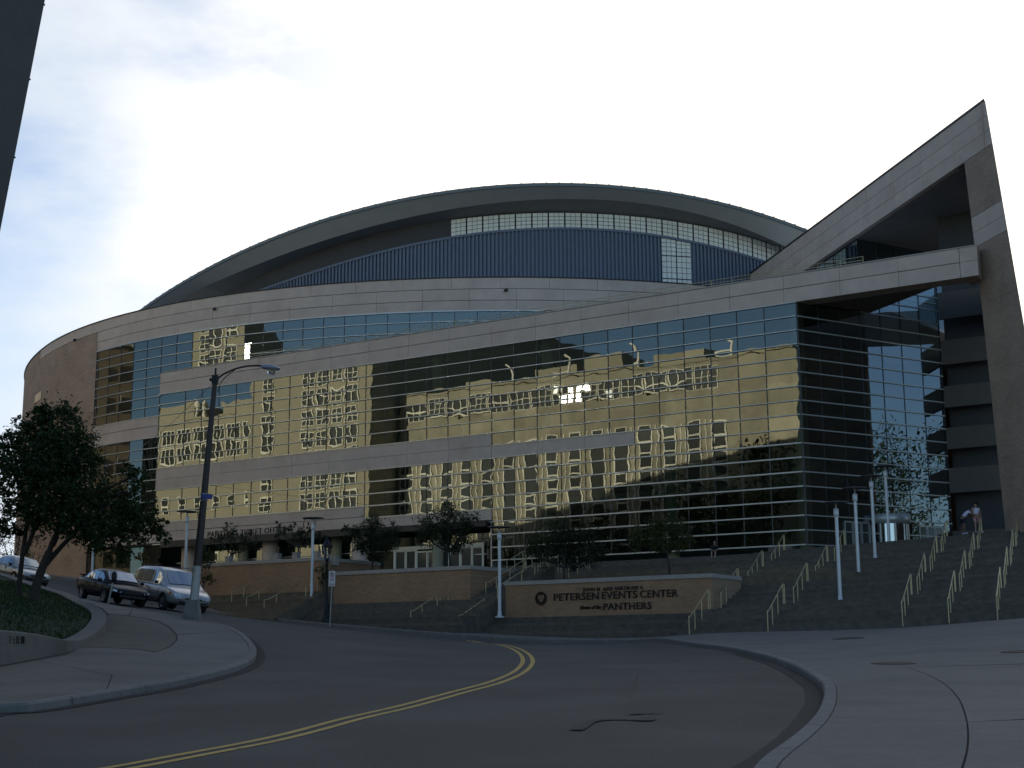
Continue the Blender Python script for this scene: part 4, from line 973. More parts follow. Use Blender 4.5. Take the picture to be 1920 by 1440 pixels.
ringp = lambda r, d: [cS + N1*d + (U1*math.cos(2*math.pi*j/28) + Z3*math.sin(2*math.pi*j/28))*r for j in range(28)]
mb.grid([ringp(rr, 0.0), ringp(rr, 0.06), ringp(rr*.8, 0.06), ringp(rr*.78, 0.03), ringp(0.01, 0.03)], 0, False, True); seal = mb.obj('seal', 'letter_bronze', sw)
mb = MB(); shp = [(-.17, .15), (-.10, .17), (0, .13), (.10, .17), (.17, .15), (.16, -.05), (0, -.20), (-.16, -.05)]
mb.prism([cS+N1*.03+U1*x+Z3*y for x, y in shp], N1*.02); mb.obj('shield', 'brick_front', seal)
mb = MB()
for x in (-.07, .07): mb.box(cS+N1*.05+U1*(x-.015)-Z3*.08, U1*.03, N1*.008, Z3*.2)
mb.obj('shield_bar', 'letter_bronze', seal)
# lower steps along the walls, dying into the sloping pavement
def steps(label, t0, t1, ztop, n, m, w0=0.0, cat='stairs', tread=0.40):
    s_ = thing('stone_steps', label, cat, wl((t0+t1)/2, 1, ztop-1), 'low stone steps along the brick walls')
    for k in range(n):
        mb = MB(); mb.box(wl(t0, w0+tread*(k+1)-0.004, ztop-0.157*k-1.0), D1*(t1-t0), -N1*(tread-.004), Z3*1.0); mb.obj('step', m, s_)
    return s_
steps('grey stone steps below the brick sign wall', -0.9, 11.9, 2.26, 8, 'step_stone')
steps('stone steps with rails between the sign wall and the plain brick wall', 11.92, 23.6, 3.26, 11, 'step_stone')
steps('brownish stone steps with rails beside the silver minivan', 23.62, 41, 4.0, 13, 'step_warm')
up = thing('stone_steps', 'upper stone flight squeezed between the two brick walls', 'stairs', wl(12.8, -3, 3.3), 'low stone steps along the brick walls')
for k in range(12):
    mb = MB(); mb.box(wl(11.75, -0.02-0.42*(k+1)-0.004, 3.26+0.157*(k+1)-1.2), D1*2.1, N1*0.412, Z3*1.2); mb.obj('step', 'step_stone', up)
upl = thing('stone_steps', 'upper stone flight behind the ornamental lamp post', 'stairs', wl(23.7, -3, 4), 'low stone steps along the brick walls')
for k in range(9):
    mb = MB(); mb.box(wl(23.24, -0.02-0.42*(k+1)-0.004, 4.0+0.157*(k+1)-1.2), D1*0.92, N1*0.412, Z3*1.2); mb.obj('step', 'step_warm', upl)
ter = thing('terrace_steps', 'long dark terrace steps between the sign wall and the glass', 'steps', front(10, 5, 7))
for k in range(12):
    v0 = 1.6 + 0.85*k; zt = 6.12-0.165*k; s1 = 21.5
    mb = MB(); mb.box(front(1.2-0.75*k, zt-0.9, v0), D1*(s1-1.2+0.75*k), N1*0.846, Z3*0.9); mb.obj('step', 'step_warm' if k > 5 else 'step_stone', ter)
def plaza_z(P):
    P = np.atleast_2d(P); lat = (P[:, 0]-A0.x)*SE.x + (P[:, 1]-A0.y)*SE.y; v = (P[:, 0]-CN.x)*N1.x + (P[:, 1]-CN.y)*N1.y; s = (P[:, 0]-CN.x)*D1.x + (P[:, 1]-CN.y)*D1.y
    base = 6.22 + TILT*np.clip(lat, 0, 25)*np.clip((8-s)/12, 0, 1); lefts = 6.0 - 0.05*np.clip(v, 0, 14) - np.clip(s-33, 0, 25)*0.0
    t = np.clip((s-19)/4, 0, 1); return base*(1-t) + lefts*t
pp = [front(56, 0, -3), front(56, 0, 12.4), front(33.8, 0, 12.4), front(22.9, 0, 12.2), front(22.0, 0, 1.58), front(1.2, 0, 1.58)] + [stair_pt(22.3, -1.0).to_2d().to_3d(), stair_pt(22.3, 22).to_2d().to_3d(), stair_pt(40, 22).to_2d().to_3d(), right(12.5, 0, -9), front(10, 0, -9.5)]
struct(patch([p.to_2d() for p in pp], 0.0, 0.5, 1.5, plaza_z).obj('plaza', 'plaza_stone'))
mb = MB(); mb.box(front(0.7, 6.2, 0.55), D1*1.5, -N1*0.5, Z3*0.45); o = mb.obj('stone_bench', 'step_stone'); 
tag(o, 'dark stone block at the foot of the glass corner', 'bench')
for k, (x, lab) in enumerate(((430, 'farthest left'), (520, 'second from the left'), (556, 'third from the left'), (594, 'behind the white pole'), (628, 'behind the black lamp post'))):
    d = ray(x, 1043); kk = (R0-N1*1.1).dot(N1)/d.dot(N1); p = d*kk
    mb = MB(); mb.cbox((p.x, p.y, 5.95+0.16 if x < 600 else 5.75), 0.17, 0.17, 0.22, 0, RZO); mb.cbox((p.x, p.y, 6.36 if x < 600 else 6.0), 0.2, 0.2, 0.03, 0, RZO)
    tag(mb.obj('stone_block', 'coping'), 'small pale stone block on the ticket office terrace, ' + lab, 'stone block', 'small stone blocks behind the brick walls')

# ------------------------------------------------------------------ handrails
def rail_proto(run, rise, label, n_post=4, h=0.90, lead=0.35):
    """one flight of handrail, local +y uphill"""
    t = thing('handrail', label, 'handrail', (0, 0, 0), 'yellowish metal handrails on the stairs')
    ys = [-0.1] + [lead+0.55 + (run-lead-0.55)*k/(n_post-2) for k in range(n_post-1)]
    slope = rise/run; zz = lambda y: max(0.0, y)*slope
    for y in ys + [run+0.32]:
        yy = min(y, run); MB().tube([(0, y, zz(yy)-0.12), (0, y, zz(yy)+h-0.01)], 0.024, 6).obj('post', 'rail_yellow', t, (0,0,0))
    MB().tube([(0, -0.1, h), (0, lead-0.2, h), (0, run, rise+h), (0, run+0.32, rise+h)], 0.026, 6).obj('rail', 'rail_yellow', t, (0,0,0)); return t
AZS = -math.atan2(SD.x, SD.y)
first = None; line_names = ['leftmost rail line of the wide stairs', 'second rail line, left of the four white poles', 'third rail line, right of the four white poles', 'fourth rail line, below the standing couple', 'rightmost rail line at the brick prow leg']
fl_names = ['lowest', 'second lowest', 'second highest', 'topmost']
for li, lat in enumerate((0.15, 3.62, 9.25, 11.1, 13.0)):
    for fi, (a, b) in enumerate(FL):
        p = stair_pt(a-0.05, lat, A0.z+1.3*fi); lab = fl_names[fi] + ' handrail flight in the ' + line_names[li]
        if first is None: first = rail_proto(3.36, 1.30, lab); first.location = p; first.rotation_euler = (0, 0, AZS)
        else: copy_thing(first, p, AZS, lab)
def px_rail(x, y, Y, az, label, proto):
    p = at_y(x, y, Y)
    if isinstance(proto, tuple): t = rail_proto(*proto[:2], label, proto[2] if len(proto) > 2 else 4); t.location = p; t.rotation_euler = (0, 0, az); return t
    return copy_thing(proto, p, az, label)
AZW = -math.atan2(-N1.x, -N1.y)
r1 = px_rail(772, 1178, 75.4, AZW, 'leftmost short handrail on the steps right of the parking sign', (2.2, 0.86, 3))
px_rail(863, 1187, 73.6, AZW, 'handrail nearest the white pole on the steps between the brick walls', r1)
px_rail(822, 1158, 76.5, AZW, 'handrail climbing towards the plain brick wall', r1)
r2 = px_rail(913, 1124, 76.7, AZW, 'upper handrail against the right end of the plain brick wall', (3.6, 1.35))
px_rail(935, 1130, 75.6, AZW, 'upper handrail just behind the pole at the sign wall', r2)
r3 = px_rail(436, 1138, 83.8, AZW, 'leftmost handrail on the brownish steps beside the minivan', (2.6, 1.0, 3))
px_rail(464, 1148, 82.2, AZW, 'middle handrail on the brownish steps beside the minivan', r3); px_rail(497, 1155, 80.9, AZW, 'right handrail on the brownish steps beside the minivan', r3)
px_rail(575, 1128, 81.3, AZW, 'short handrail just behind the white pole by the lamp post', (1.2, 0.47, 3))
r5 = px_rail(952, 1079, 84.0, AZW+0.1, 'leftmost low handrail on the terrace behind the sign wall', (2.0, 0.62, 3))
px_rail(985, 1077, 84.0, AZW+0.1, 'second low handrail on the terrace behind the sign wall', r5); px_rail(1012, 1088, 80.0, AZW, 'third low handrail on the terrace, left of the dark tree', r5); px_rail(1068, 1080, 82.0, AZW, 'low handrail on the terrace, right of the dark tree trunk', r5)
px_rail(690, 1068, 92, AZW+0.7, 'pale handrail left of the white entrance doors', r5)
# ------------------------------------------------------------------ white pole lamps with a disc on top
lp0 = thing('pole_lamp', 'x', 'lamp', (0, 0, 0), 'white pole lamps in front of the arena')
MB().lathe((0,0,0), [(0.24, 0.0), (0.24, 0.07), (0.11, 0.08), (0.095, 0.3)], 14).obj('base', 'pole_white', lp0, (0,0,0))
MB().lathe((0,0,0), [(0.088, 0.08), (0.082, 3.95)], 12).obj('pole', 'pole_white', lp0, (0,0,0))
MB().lathe((0,0,0), [(0.085, 3.93), (0.125, 3.94), (0.125, 4.12), (0.12, 4.14), (0.12, 4.30), (0.06, 4.31), (0.03, 4.32), (0.03, 4.62), (0.0, 4.62)], 14).obj('head', 'pole_white', lp0, (0,0,0))
MB().lathe((0,0,0), [(0.0, 4.66), (0.3, 4.64), (0.60, 4.60), (0.62, 4.57), (0.3, 4.59), (0.0, 4.60)], 20).obj('reflector_disc', 'disc_grey', lp0, (0,0,0))
lamps = []
for x, y, Y, lab in ((584, 1125, 81.4, 'white pole lamp standing left of the black ornamental lamp post'), (937, 1158, 74.0, 'white pole lamp at the left end of the sign wall'), (346, 1108, 84.0, 'white pole lamp half hidden behind the street light pole'), (172, 1085, 88.0, 'white pole lamp farthest left, behind the leafy foreground tree')):
    lamps.append((at_y(x, y, Y), lab))
for q, lab in ((5.35, 'lowest of the four white pole lamps up the wide stairs'), (11.2, 'second lowest of the four white pole lamps up the wide stairs'), (17.15, 'second highest of the four white pole lamps up the wide stairs'), (23.0, 'highest of the four white pole lamps, at the revolving door')):
    lamps.append((stair_pt(q, 5.83, stair_z(q-0.05) if q < 21 else 6.22), lab))
for i, (p, lab) in enumerate(lamps):
    if i == 0: lp0.location = p; lp0['label'] = lab
    else: copy_thing(lp0, p, 0, lab)
# ------------------------------------------------------------------ tall street light
def street_light():
    b = at_y(360, 1167, 49.5); t = thing('street_light', 'tall dark cobra head street light on a concrete foot with blue street sign', 'street light', b)
    top = at_y(404, 706, 49.5) - b
    mb = MB(); mb.prism([(-.36, -.36, -0.2), (.36, -.36, -0.2), (.36, .36, -0.2), (-.36, .36, -0.2)], (0, 0, 0.25)); mb.obj('plinth', 'kerb_stone', t, (0,0,0))
    mb = MB(); rows = []
    for z, w in ((0.05, .30), (.75, .19)): rows.append([(-w, -w, z), (w, -w, z), (w, w, z), (-w, w, z)])
    mb.grid(rows, 0, False, True); mb.face(rows[1]); mb.obj('foot', 'kerb_stone', t, (0,0,0))
    lean = lambda z: Vector((top.x*z/top.z, top.y*z/top.z, z))
    MB().tube([lean(.7), lean(1.9)], [.155, .145], 12).obj('lower_pole', 'galvanised', t, (0,0,0))
    MB().tube([lean(1.9), lean(top.z*.5), lean(top.z)], [.14, .12, .085], 12).obj('pole', 'lamp_bronze', t, (0,0,0))
    mb = MB(); c = lean(top.z-.12); mb.cbox(c, .10, .10, .16); mb.cbox(c+Vector((-.14, 0, 0)), .05, .06, .05); mb.tube([lean(top.z), lean(top.z)+Z3*.3], .035, 6); mb.obj('bracket', 'black_iron', t, (0,0,0))
    a = [at_y(x, y, 49.2) - b for x, y in ((406, 712), (420, 701), (440, 692), (460, 687), (478, 685.5), (492, 686))]
    MB().tube(smooth_curve(a, .1), .034, 8).obj('arm', 'lamp_bronze', t, (0,0,0))
    a2 = [at_y(x, y, 49.2) - b for x, y in ((408, 735), (414, 718), (424, 706), (440, 694))]
    MB().tube(smooth_curve(a2, .1), .016, 6).obj('cable', 'black_iron', t, (0,0,0))
    c = at_y(506, 689, 49.2) - b; mb = MB(); rows = []
    for u, w, h0, h1 in ((-.30, .05, -.05, .06), (-.22, .12, -.08, .09), (0.0, .17, -.10, .11), (.18, .18, -.10, .09), (.30, .13, -.08, .04), (.36, .04, -.04, -.02)):
        rows.append([c+Vector((u, math.cos(q)*w, (h1 if math.sin(q) > 0 else -h0)*math.sin(q) - .10*u)) for q in np.linspace(0, 2*math.pi, 12, endpoint=False)])
    mb.grid(rows, 0, True, True); hd = mb.obj('lamp_head', 'lamp_grey', t, (0,0,0))
    mb = MB(); mb.lathe(c+Vector((.08, 0, -.20)), [(0.0, -.07), (.10, -.06), (.17, 0.0), (.18, .10)], 14); mb.obj('lens', 'lamp_glass', hd, (0,0,0))
    s = at_y(389, 931, 49.3) - b; mb = MB(); mb.cbox(s, .17, .012, .085, 0, .25); sg = mb.obj('street_sign', 'sign_blue', t, (0,0,0))
    mb = MB(); p = lean(s.z); mb.cbox(p+Z3*.11, .13, .13, .012); mb.cbox(p-Z3*.11, .13, .13, .012); mb.obj('clamp', 'galvanised', sg, (0,0,0))
    sd = MB(); sd.cbox(p+Vector((-.03, -.14, 0)), .02, .17, .075, 0, .15); sd.obj('street_sign', 'sign_blue', t, (0,0,0))
street_light()
# overhead wires from the pole to the drum
t = thing('overhead_wire', 'thin overhead wire running from the street light to the curved facade', 'wire', at_y(404, 716, 49.5))
a, b_ = at_y(402, 716, 49.5), drum(11.5, 16.4, .1)
MB().tube([a.lerp(b_, k/16)-Z3*1.1*4*(k/16)*(1-k/16) for k in range(17)], 0.012, 4).obj('wire', 'black_iron', t)
# ------------------------------------------------------------------ black ornamental lamp post
def lamp_post():
    b = at_y(611, 1161, 77.3); t = thing('lamp_post', 'black ornamental lantern lamp post at the foot of the steps', 'lamp post', b)
    MB().lathe((0,0,0), [(.26, -.15), (.26, .12), (.20, .16), (.18, .75), (.13, .85), (.10, 1.0), (.075, 1.2), (.06, 2.85), (.09, 2.9), (.09, 3.0), (.05, 3.05)], 14).obj('post', 'black_iron', t, (0,0,0))
    MB().lathe((0,0,0), [(.05, 3.05), (.13, 3.12), (.10, 3.2), (.05, 3.22)], 12).obj('collar', 'black_iron', t, (0,0,0))
    mb = MB(); mb.lathe((0,0,0), [(.12, 3.24), (.235, 3.80)], 6, smooth=False); mb.obj('lantern_glass', 'lamp_glass', t, (0,0,0))
    for k in range(6):
        q = math.pi*2*k/6; MB().tube([(.12*math.cos(q), .12*math.sin(q), 3.2), (.25*math.cos(q), .25*math.sin(q), 3.82)], .017, 4).obj('lantern_bar', 'black_iron', t, (0,0,0))
    MB().lathe((0,0,0), [(.29, 3.80), (.31, 3.84), (.24, 3.95), (.13, 4.12), (.08, 4.16), (.09, 4.22), (.03, 4.28), (.02, 4.42), (0, 4.44)], 12).obj('lantern_cap', 'black_iron', t, (0,0,0))
lamp_post()
# parking sign
b = at_y(618, 1174, 74.5); t = thing('parking_sign', 'white no parking sign with red ring on a grey post', 'sign', b)
lean = at_y(624, 1069, 74.5)-b
MB().tube([(0, 0, -.2), tuple(lean)], .032, 6).obj('post', 'galvanised', t, (0,0,0))
pc = at_y(622.5, 1082, 74.4)-b; mb = MB(); mb.cbox(pc, .165, .008, .30); pl = mb.obj('plate', 'sign_white', t, (0,0,0))
rg = lambda r: [pc+Vector((r*math.cos(q), -.012, .12+r*math.sin(q))) for q in np.linspace(0, 2*math.pi, 20, endpoint=False)]
mb = MB(); mb.grid([rg(.13), rg(.10)], 0, False, True); mb.prism([pc+Vector((-.09, -.013, .19)), pc+Vector((-.07, -.013, .21)), pc+Vector((.09, -.013, .05)), pc+Vector((.07, -.013, .03))], (0, -.002, 0)); mb.obj('ring', 'sign_red', pl, (0,0,0))
me = text_mesh('P', .19, .002, 'letter_bronze', 'CENTER', 0, .005); o = place_text('lettering', me, b+pc+Vector((0, -.010, .055)), Vector((1, 0, 0)), Vector((0, -1, 0)), None); o.parent = pl; o.matrix_local = Matrix(((1, 0, 0, pc.x), (0, 0, -1, pc.y-.010), (0, 1, 0, pc.z+.055), (0, 0, 0, 1)))
mb = MB()
for z, w in ((-.07, .11), (-.12, .09), (-.17, .12)): mb.cbox(pc+Vector((0, -.011, z)), w, .002, .012)
mb.obj('print_line', 'sign_red', pl, (0,0,0))
pc2 = at_y(622, 1094, 74.4)-b; mb = MB(); mb.cbox(pc2-Z3*.07, .165, .008, .075); pl2 = mb.obj('plate', 'sign_white', t, (0,0,0)); mb = MB(); mb.cbox(pc2+Vector((0, -.011, -.07)), .13, .002, .022); mb.obj('print_line', 'sign_red', pl2, (0,0,0))
# parking meter
b = at_y(201, 1136, 55.5); b.z = G(b.x, b.y)+.1; hd = at_y(214, 1082, 55.5)
t = thing('parking_meter', 'leaning parking meter in front of the black sedan', 'parking meter', b); dlt = hd-b
MB().tube([(0, 0, -.1), tuple(dlt*.93)], .032, 8).obj('post', 'galvanised', t, (0,0,0))
mb = MB(); rows = []
for z, w in ((-.22, .06), (-.18, .095), (.02, .11), (.14, .10), (.20, .06), (.22, .01)): rows.append([tuple(dlt+Vector((w*math.cos(q), .075*w/.11*math.sin(q), z))) for q in np.linspace(0, 2*math.pi, 12, endpoint=False)])
mb.grid(rows, 0, True, True); mb.obj('meter_head', 'black_iron', t, (0,0,0))

# ------------------------------------------------------------------ lawn and its curved concrete wall on the left
def grd(pts): return [on_ground(p[0], p[1], KH) for p in pts]
wb = [(-80,1258),(0,1245),(68,1232.7),(122,1222),(154,1212),(184,1195),(199,1181)]
base = grd(wb)
topz = {0:1177, 1:1181, 2:1188.5, 3:1199, 4:1197.5, 5:1180, 6:1160}
wpts = []
for i, p in enumerate(base):
    d = ray(wb[i][0], topz[i]); z = d.z*(p.y/d.y); wpts.append((p, z))
more = [(193,1143,44.5),(165,1129,47),(132,1113,50.5),(84,1099,54.5),(54,1089,58),(0,1073,64)]
for x, y, Y in more:
    p = at_y(x, y, Y); wpts.append((Vector((p.x, p.y, G(p.x, p.y)+KH)), p.z))
cen = smooth_curve([Vector((p.x, p.y, z)) for p, z in wpts], 0.7)
inn = offset_curve(cen, 0.42)
ctr = cen[len(cen)//2]; 
lw_ = thing('planter_wall', 'low curved concrete wall round the lawn at the street corner', 'wall', (ctr.x, ctr.y, G(ctr.x, ctr.y)))
i = 0
while i < len(cen)-1:
    j = min(i+6, len(cen)-1); rows = []
    for k in range(i, j+1):
        a, b_ = cen[k], inn[k]; g_ = G(a.x, a.y); t_ = (cen[min(k+1, len(cen)-1)]-cen[max(0, k-1)]).normalized()*(0.008 if k == i else -0.008 if k == j else 0)
        rows.append([(a.x+t_.x, a.y+t_.y, g_-.2), (a.x+t_.x, a.y+t_.y, a.z-.03), (a.x+t_.x+(b_.x-a.x)*.06, a.y+t_.y+(b_.y-a.y)*.06, a.z), (b_.x+t_.x, b_.y+t_.y, a.z), (b_.x+t_.x, b_.y+t_.y, a.z-.5)])
    mb = MB().grid(rows, 0, False, False); mb.face(rows[0]); mb.face(rows[-1][::-1]); mb.obj('wall_segment', 'concrete', lw_); i = j
# dark letters on the wall face at the left edge of the view
pL = on_ground(2, 1244, KH); pR = on_ground(44, 1237, KH); xd = (pR-pL); xd.z = 0; wd = xd.length; xd.normalize(); nn = Vector((xd.y, -xd.x, 0))
zt = at_y(20, 1201, (pL.y+pR.y)/2).z
for i_, (x0, w_, h_) in enumerate(((-.35, .09, .17), (-.20, .07, .17), (-.02, .10, .15), (.12, .05, .17), (.22, .09, .16), (.36, .07, .17), (.47, .06, .15))):
    mb = MB(); c = pL + xd*(wd*.45+x0) + nn*.012; c.z = zt-.07+x0*.02
    for a_, b_, c_, d_ in ((0, 0, .022, h_), (w_-.022, 0, .022, h_), (.022, h_-.022, w_-.044, .022)) if i_ % 2 else ((0, 0, .022, h_), (.022, 0, w_-.022, .022), (.022, h_*.5, w_-.03, .02)):
        mb.box(c+xd*a_+Z3*b_, xd*c_, nn*.02, Z3*d_)
    mb.obj('letter', 'letter_bronze', lw_)
lawn_edge = inn + [Vector((-36, 70, 0)), Vector((-36, 34, 0))]
# lawn surface: follows the top of the wall
L_in = np.array([(p.x, p.y) for p in inn]); L_z = np.array([c.z for c in cen])
def lawn_z(P):
    P = np.atleast_2d(P)[:, :2]; d2 = ((P[:, None]-L_in[None])**2).sum(-1); w = 1/(d2+0.15)**1.5; zz = (w*L_z).sum(1)/w.sum(1); dm = np.sqrt(d2.min(1))
    return zz - .07 + .06*np.minimum(dm, 8)*0.9
lp_ = [p.to_2d() for p in inn] + [Vector((-36, 66)), Vector((-36, 34))]
lawn = patch(lp_, 0.0, 0.0, 0.8, lawn_z).obj('lawn', 'grass_base'); struct(lawn)
A_ = np.array([(p.x, p.y) for p in lp_]); B_ = np.roll(A_, -1, 0)
mb = MB(); rg_ = np.random.default_rng(3); cand = rg_.uniform((-24, 34), (-8, 58), (60000, 2))
ins = (((A_[None, :, 1] > cand[:, None, 1]) != (B_[None, :, 1] > cand[:, None, 1])) & (cand[:, None, 0] < (B_[None, :, 0]-A_[None, :, 0])*(cand[:, None, 1]-A_[None, :, 1])/(B_[None, :, 1]-A_[None, :, 1]+1e-9)+A_[None, :, 0])).sum(1) % 2 == 1
cand = cand[ins & (np.abs(cand[:, 0]/cand[:, 1]) < .42)][:15000]; lz = lawn_z(cand)
for (x, y), z in zip(cand, lz):
    q = random.uniform(0, 6.28); h = random.uniform(.04, .10); w = .018; lx, ly = random.uniform(-.03, .03), random.uniform(-.03, .03)
    mb.face([(x-w*math.cos(q), y-w*math.sin(q), z-.01), (x+w*math.cos(q), y+w*math.sin(q), z-.01), (x+lx, y+ly, z+h)])
o = mb.obj('grass', 'blade', None, None, False); tag(o, 'short dark green grass on the raised corner lawn', 'grass', kind='stuff')

# ------------------------------------------------------------------ trees
def limb(mb, pts, r0, r1, n=7):
    c = smooth_curve(pts, .25); k = len(c); mb.tube(c, [r0+(r1-r0)*(i/(k-1)) for i in range(k)], n); return c
def leaves(blobs, n, size, seed, shell=0.55, flat=0.25, clump=26):
    """many small leaves gathered in clumps inside the given balls (centre, radius)"""
    r = np.random.default_rng(seed); mb = MB(); vol = np.array([b[1]**2.3 for b in blobs]); vol /= vol.sum()
    nc = max(1, n//clump)
    for ci in r.choice(len(blobs), nc, p=vol):
        c, R = Vector(blobs[ci][0]), blobs[ci][1]; d = Vector(r.normal(size=3)).normalized(); rad = R*(shell+(1.05-shell)*r.random()**.7); cc = c+Vector((d.x, d.y, d.z*.85))*rad
        cr = R*r.uniform(.16, .34)
        for _ in range(clump):
            p = cc + Vector(r.normal(size=3))*cr*.6; up = (Vector(r.normal(size=3))*.75 + Vector((0, 0, flat+.35)) + d*.4).normalized()
            t_ = up.cross(Vector(r.normal(size=3))).normalized(); b_ = up.cross(t_); s = size*r.uniform(.6, 1.25)
            mb.face([p-t_*s, p-b_*s*.42-t_*s*.1, p+t_*s, p+b_*s*.42-t_*s*.1])
    return mb
def tree(name, label, base, trunk, blobs, n, size, lm, seed, r0=.12, r1=.03, group=None, bark='bark', cat='tree', shell=.5, clump=26):
    t = thing(name, label, cat, base, group); mb = MB()
    for i, pts in enumerate(trunk): limb(mb, pts, r0 if i == 0 else r0*.55, r1)
    if trunk: mb.obj('trunk', bark, t)
    leaves(blobs, n, size, seed, shell, clump=clump).obj('crown', lm, t, None, False); return t
# big leafy tree on the lawn, two trunks from one foot
Yt = 47.5
P_ = lambda x, y, dy=0.0: at_y(x, y, Yt+dy)
bl = [(108,795,52),(62,835,52),(135,845,52),(95,875,60),(38,900,55),(20,858,34),(155,905,52),(110,950,55),(60,958,42),(205,950,52),(238,985,46),(190,1000,44),(255,898,26),(262,930,20),(290,1002,28),(225,1038,26),(15,985,26),(265,958,30),(140,985,30),(170,855,22),(75,780,20),(120,768,16),(244,880,16),(305,1012,14),(300,980,14),(40,800,22),(5,830,30)]
rr_ = np.random.default_rng(5)
blobs = [(tuple(P_(x, y, float(rr_.uniform(-1.4, 1.4)))), r*Yt/2698) for x, y, r in bl]
f1, f2 = P_(34, 1118), P_(62, 1142, -.8)
z1_, z2_ = float(lawn_z([(f1.x, f1.y)])[0]), float(lawn_z([(f2.x, f2.y)])[0]); 
g1 = Vector((f1.x, f1.y, z1_-.1)); g2 = Vector((f2.x, f2.y, z2_-.1))
tree('leafy_tree', 'large dark leafy tree with forked trunks on the corner lawn', g2,
     [[g2, P_(72, 1085, -.6), P_(92, 1035, -.4), P_(110, 990), P_(118, 930), P_(108, 850)], [g1, P_(40, 1060), P_(48, 1000), P_(55, 940), P_(60, 870), P_(75, 810)], [P_(44, 1040), P_(62, 1000), P_(72, 960), P_(80, 920)], [P_(84, 1060, -.5), P_(118, 1022), P_(150, 990), P_(185, 960), P_(215, 940)], [P_(92, 1035, -.4), P_(106, 1000), P_(135, 970), P_(170, 930), P_(225, 905), P_(255, 890)], [P_(55, 940), P_(35, 905), P_(20, 870)], [P_(118, 930), P_(140, 890), P_(140, 840)]],
     blobs, 27000, .085, 'leaf_maple', 21, .17, .03, shell=.35, clump=22)
bl = [(-20,955,40),(8,945,22),(20,930,10),(-30,1000,40)]
p0 = at_y(-30, 1130, 52); p0.z = float(lawn_z([(p0.x, p0.y)])[0])
tree('purple_tree', 'purple leaved tree at the left edge beside the big leafy tree', p0, [[p0, at_y(-28, 1040, 52), at_y(-20, 960, 52)]], [(tuple(at_y(x, y, 52)), r*52/2698) for x, y, r in bl], 1500, .07, 'leaf_purple', 22)
# small trees along the arena
def small_tree(x0, yb, Y, bl, label, lm='leaf_small', n=2600, seed=1, size=.075, fork=True, r0=.085):
    b = at_y(x0, yb, Y); cx = sum(x for x, y, r in bl)/len(bl); yl = max(y+r*.4 for x, y, r in bl); rr = np.random.default_rng(seed)
    bb = [(tuple(at_y(x, y, Y+float(rr.uniform(-1, 1))*r*Y/2698*.9)), r*Y/2698) for x, y, r in bl]
    tr = [[b-Z3*.5, at_y(x0+1, (yb*2+yl)/3, Y), at_y((x0*2+cx)/3, yl, Y), at_y(cx, yl-22, Y)]]
    for x, y, r in bl:
        if fork: tr.append([at_y((x0*2+cx)/3, yl+3, Y), at_y(((x0*2+cx)/3+x)/2, (yl+y)/2+4, Y), at_y(x, y-r*.3, Y)])
    return tree('small_tree', label, b, tr, bb, n, size, lm, seed, r0, .018, 'small trees in front of the arena', shell=.15, clump=16)
small_tree(433, 1058, 88, [(408,1012,16),(432,1000,18),(455,1012,18),(478,1022,15),(420,1025,14),(445,1030,14),(425,988,8),(468,1000,8)], 'thin small tree before the ticket office letters, left one', n=1700, seed=31)
small_tree(559, 1050, 85, [(525,1000,15),(545,990,14),(565,1000,16),(585,985,12),(600,1008,14),(545,1015,15),(580,1018,14),(522,985,8),(572,970,6)], 'thin small tree beside the white pole lamp by the ticket office', n=1700, seed=32)
small_tree(697, 1068, 83, [(665,1000,22),(700,985,24),(735,1000,22),(700,1015,26),(680,1022,20),(730,1020,20),(650,990,10),(748,1012,8),(705,1040,18)], 'dense dark small tree left of the white entrance doors', n=5600, seed=33)
small_tree(843, 1064, 83, [(805,985,26),(840,965,28),(875,980,24),(835,1000,30),(800,1010,20),(870,1008,22),(890,968,10),(788,1000,12),(855,1025,18)], 'dense dark small tree standing before the entrance doors', n=6600, seed=34)
small_tree(1057, 1092, 77.5, [(1010,1020,26),(1050,1000,32),(1095,1010,30),(1060,1030,36),(1020,1045,22),(1110,1040,26),(1130,1035,16),(995,1035,12),(1075,1055,18)], 'wide dark small tree above the sign wall letters', n=7600, seed=35)
small_tree(1254, 1080, 76.5, [(1200,1005,22),(1235,985,24),(1270,995,24),(1230,1015,26),(1195,1020,16),(1280,1015,20),(1180,1012,10),(1298,1000,9),(1260,1028,14)], 'dark small tree above the right end of the sign wall', 'leaf_olive', n=5600, seed=36)
small_tree(381, 1100, 82, [(375,1030,18),(388,1050,18),(375,1065,16),(390,1085,14),(372,1090,12),(400,1040,10)], 'slim green sapling behind the street light pole', 'leaf_olive', n=1000, seed=37, r0=.03)
small_tree(606, 1104, 81, [(603,1068,11),(612,1080,10),(602,1090,9)], 'small bush behind the ornamental lamp post', 'leaf_olive', n=420, seed=38, r0=.03)
small_tree(268, 1078, 84, [(262,1046,10),(272,1040,9),(268,1056,9)], 'orange tinted shrub behind the black sedan', 'leaf_orange', n=330, seed=39, r0=.03)
small_tree(20, 1080, 92, [(0,1010,40),(40,1000,34),(70,1010,26),(20,1040,34),(55,1045,24)], 'dark tree against the brick drum behind the silver sedan', n=1900, seed=40)
for k, (u, h, lab) in enumerate(TREES_OPP):
    b = opp(u, 3.0, 48.5); b.z = 4.0; r = random.Random(k)
    tree('tall_tree', lab, b, [[b, b+Z3*h*.5, b+Z3*h*.8]], [(tuple(opp(u+r.uniform(-3.2, 3.2), 4+h*(.30+.13*i)-1, 48.5+r.uniform(-1.5, 1))), h*.10+1.9) for i in range(5)], 2600, .26, 'leaf_maple', 70+k, .3, .06, 'trees mirrored low in the front glass', shell=.1)
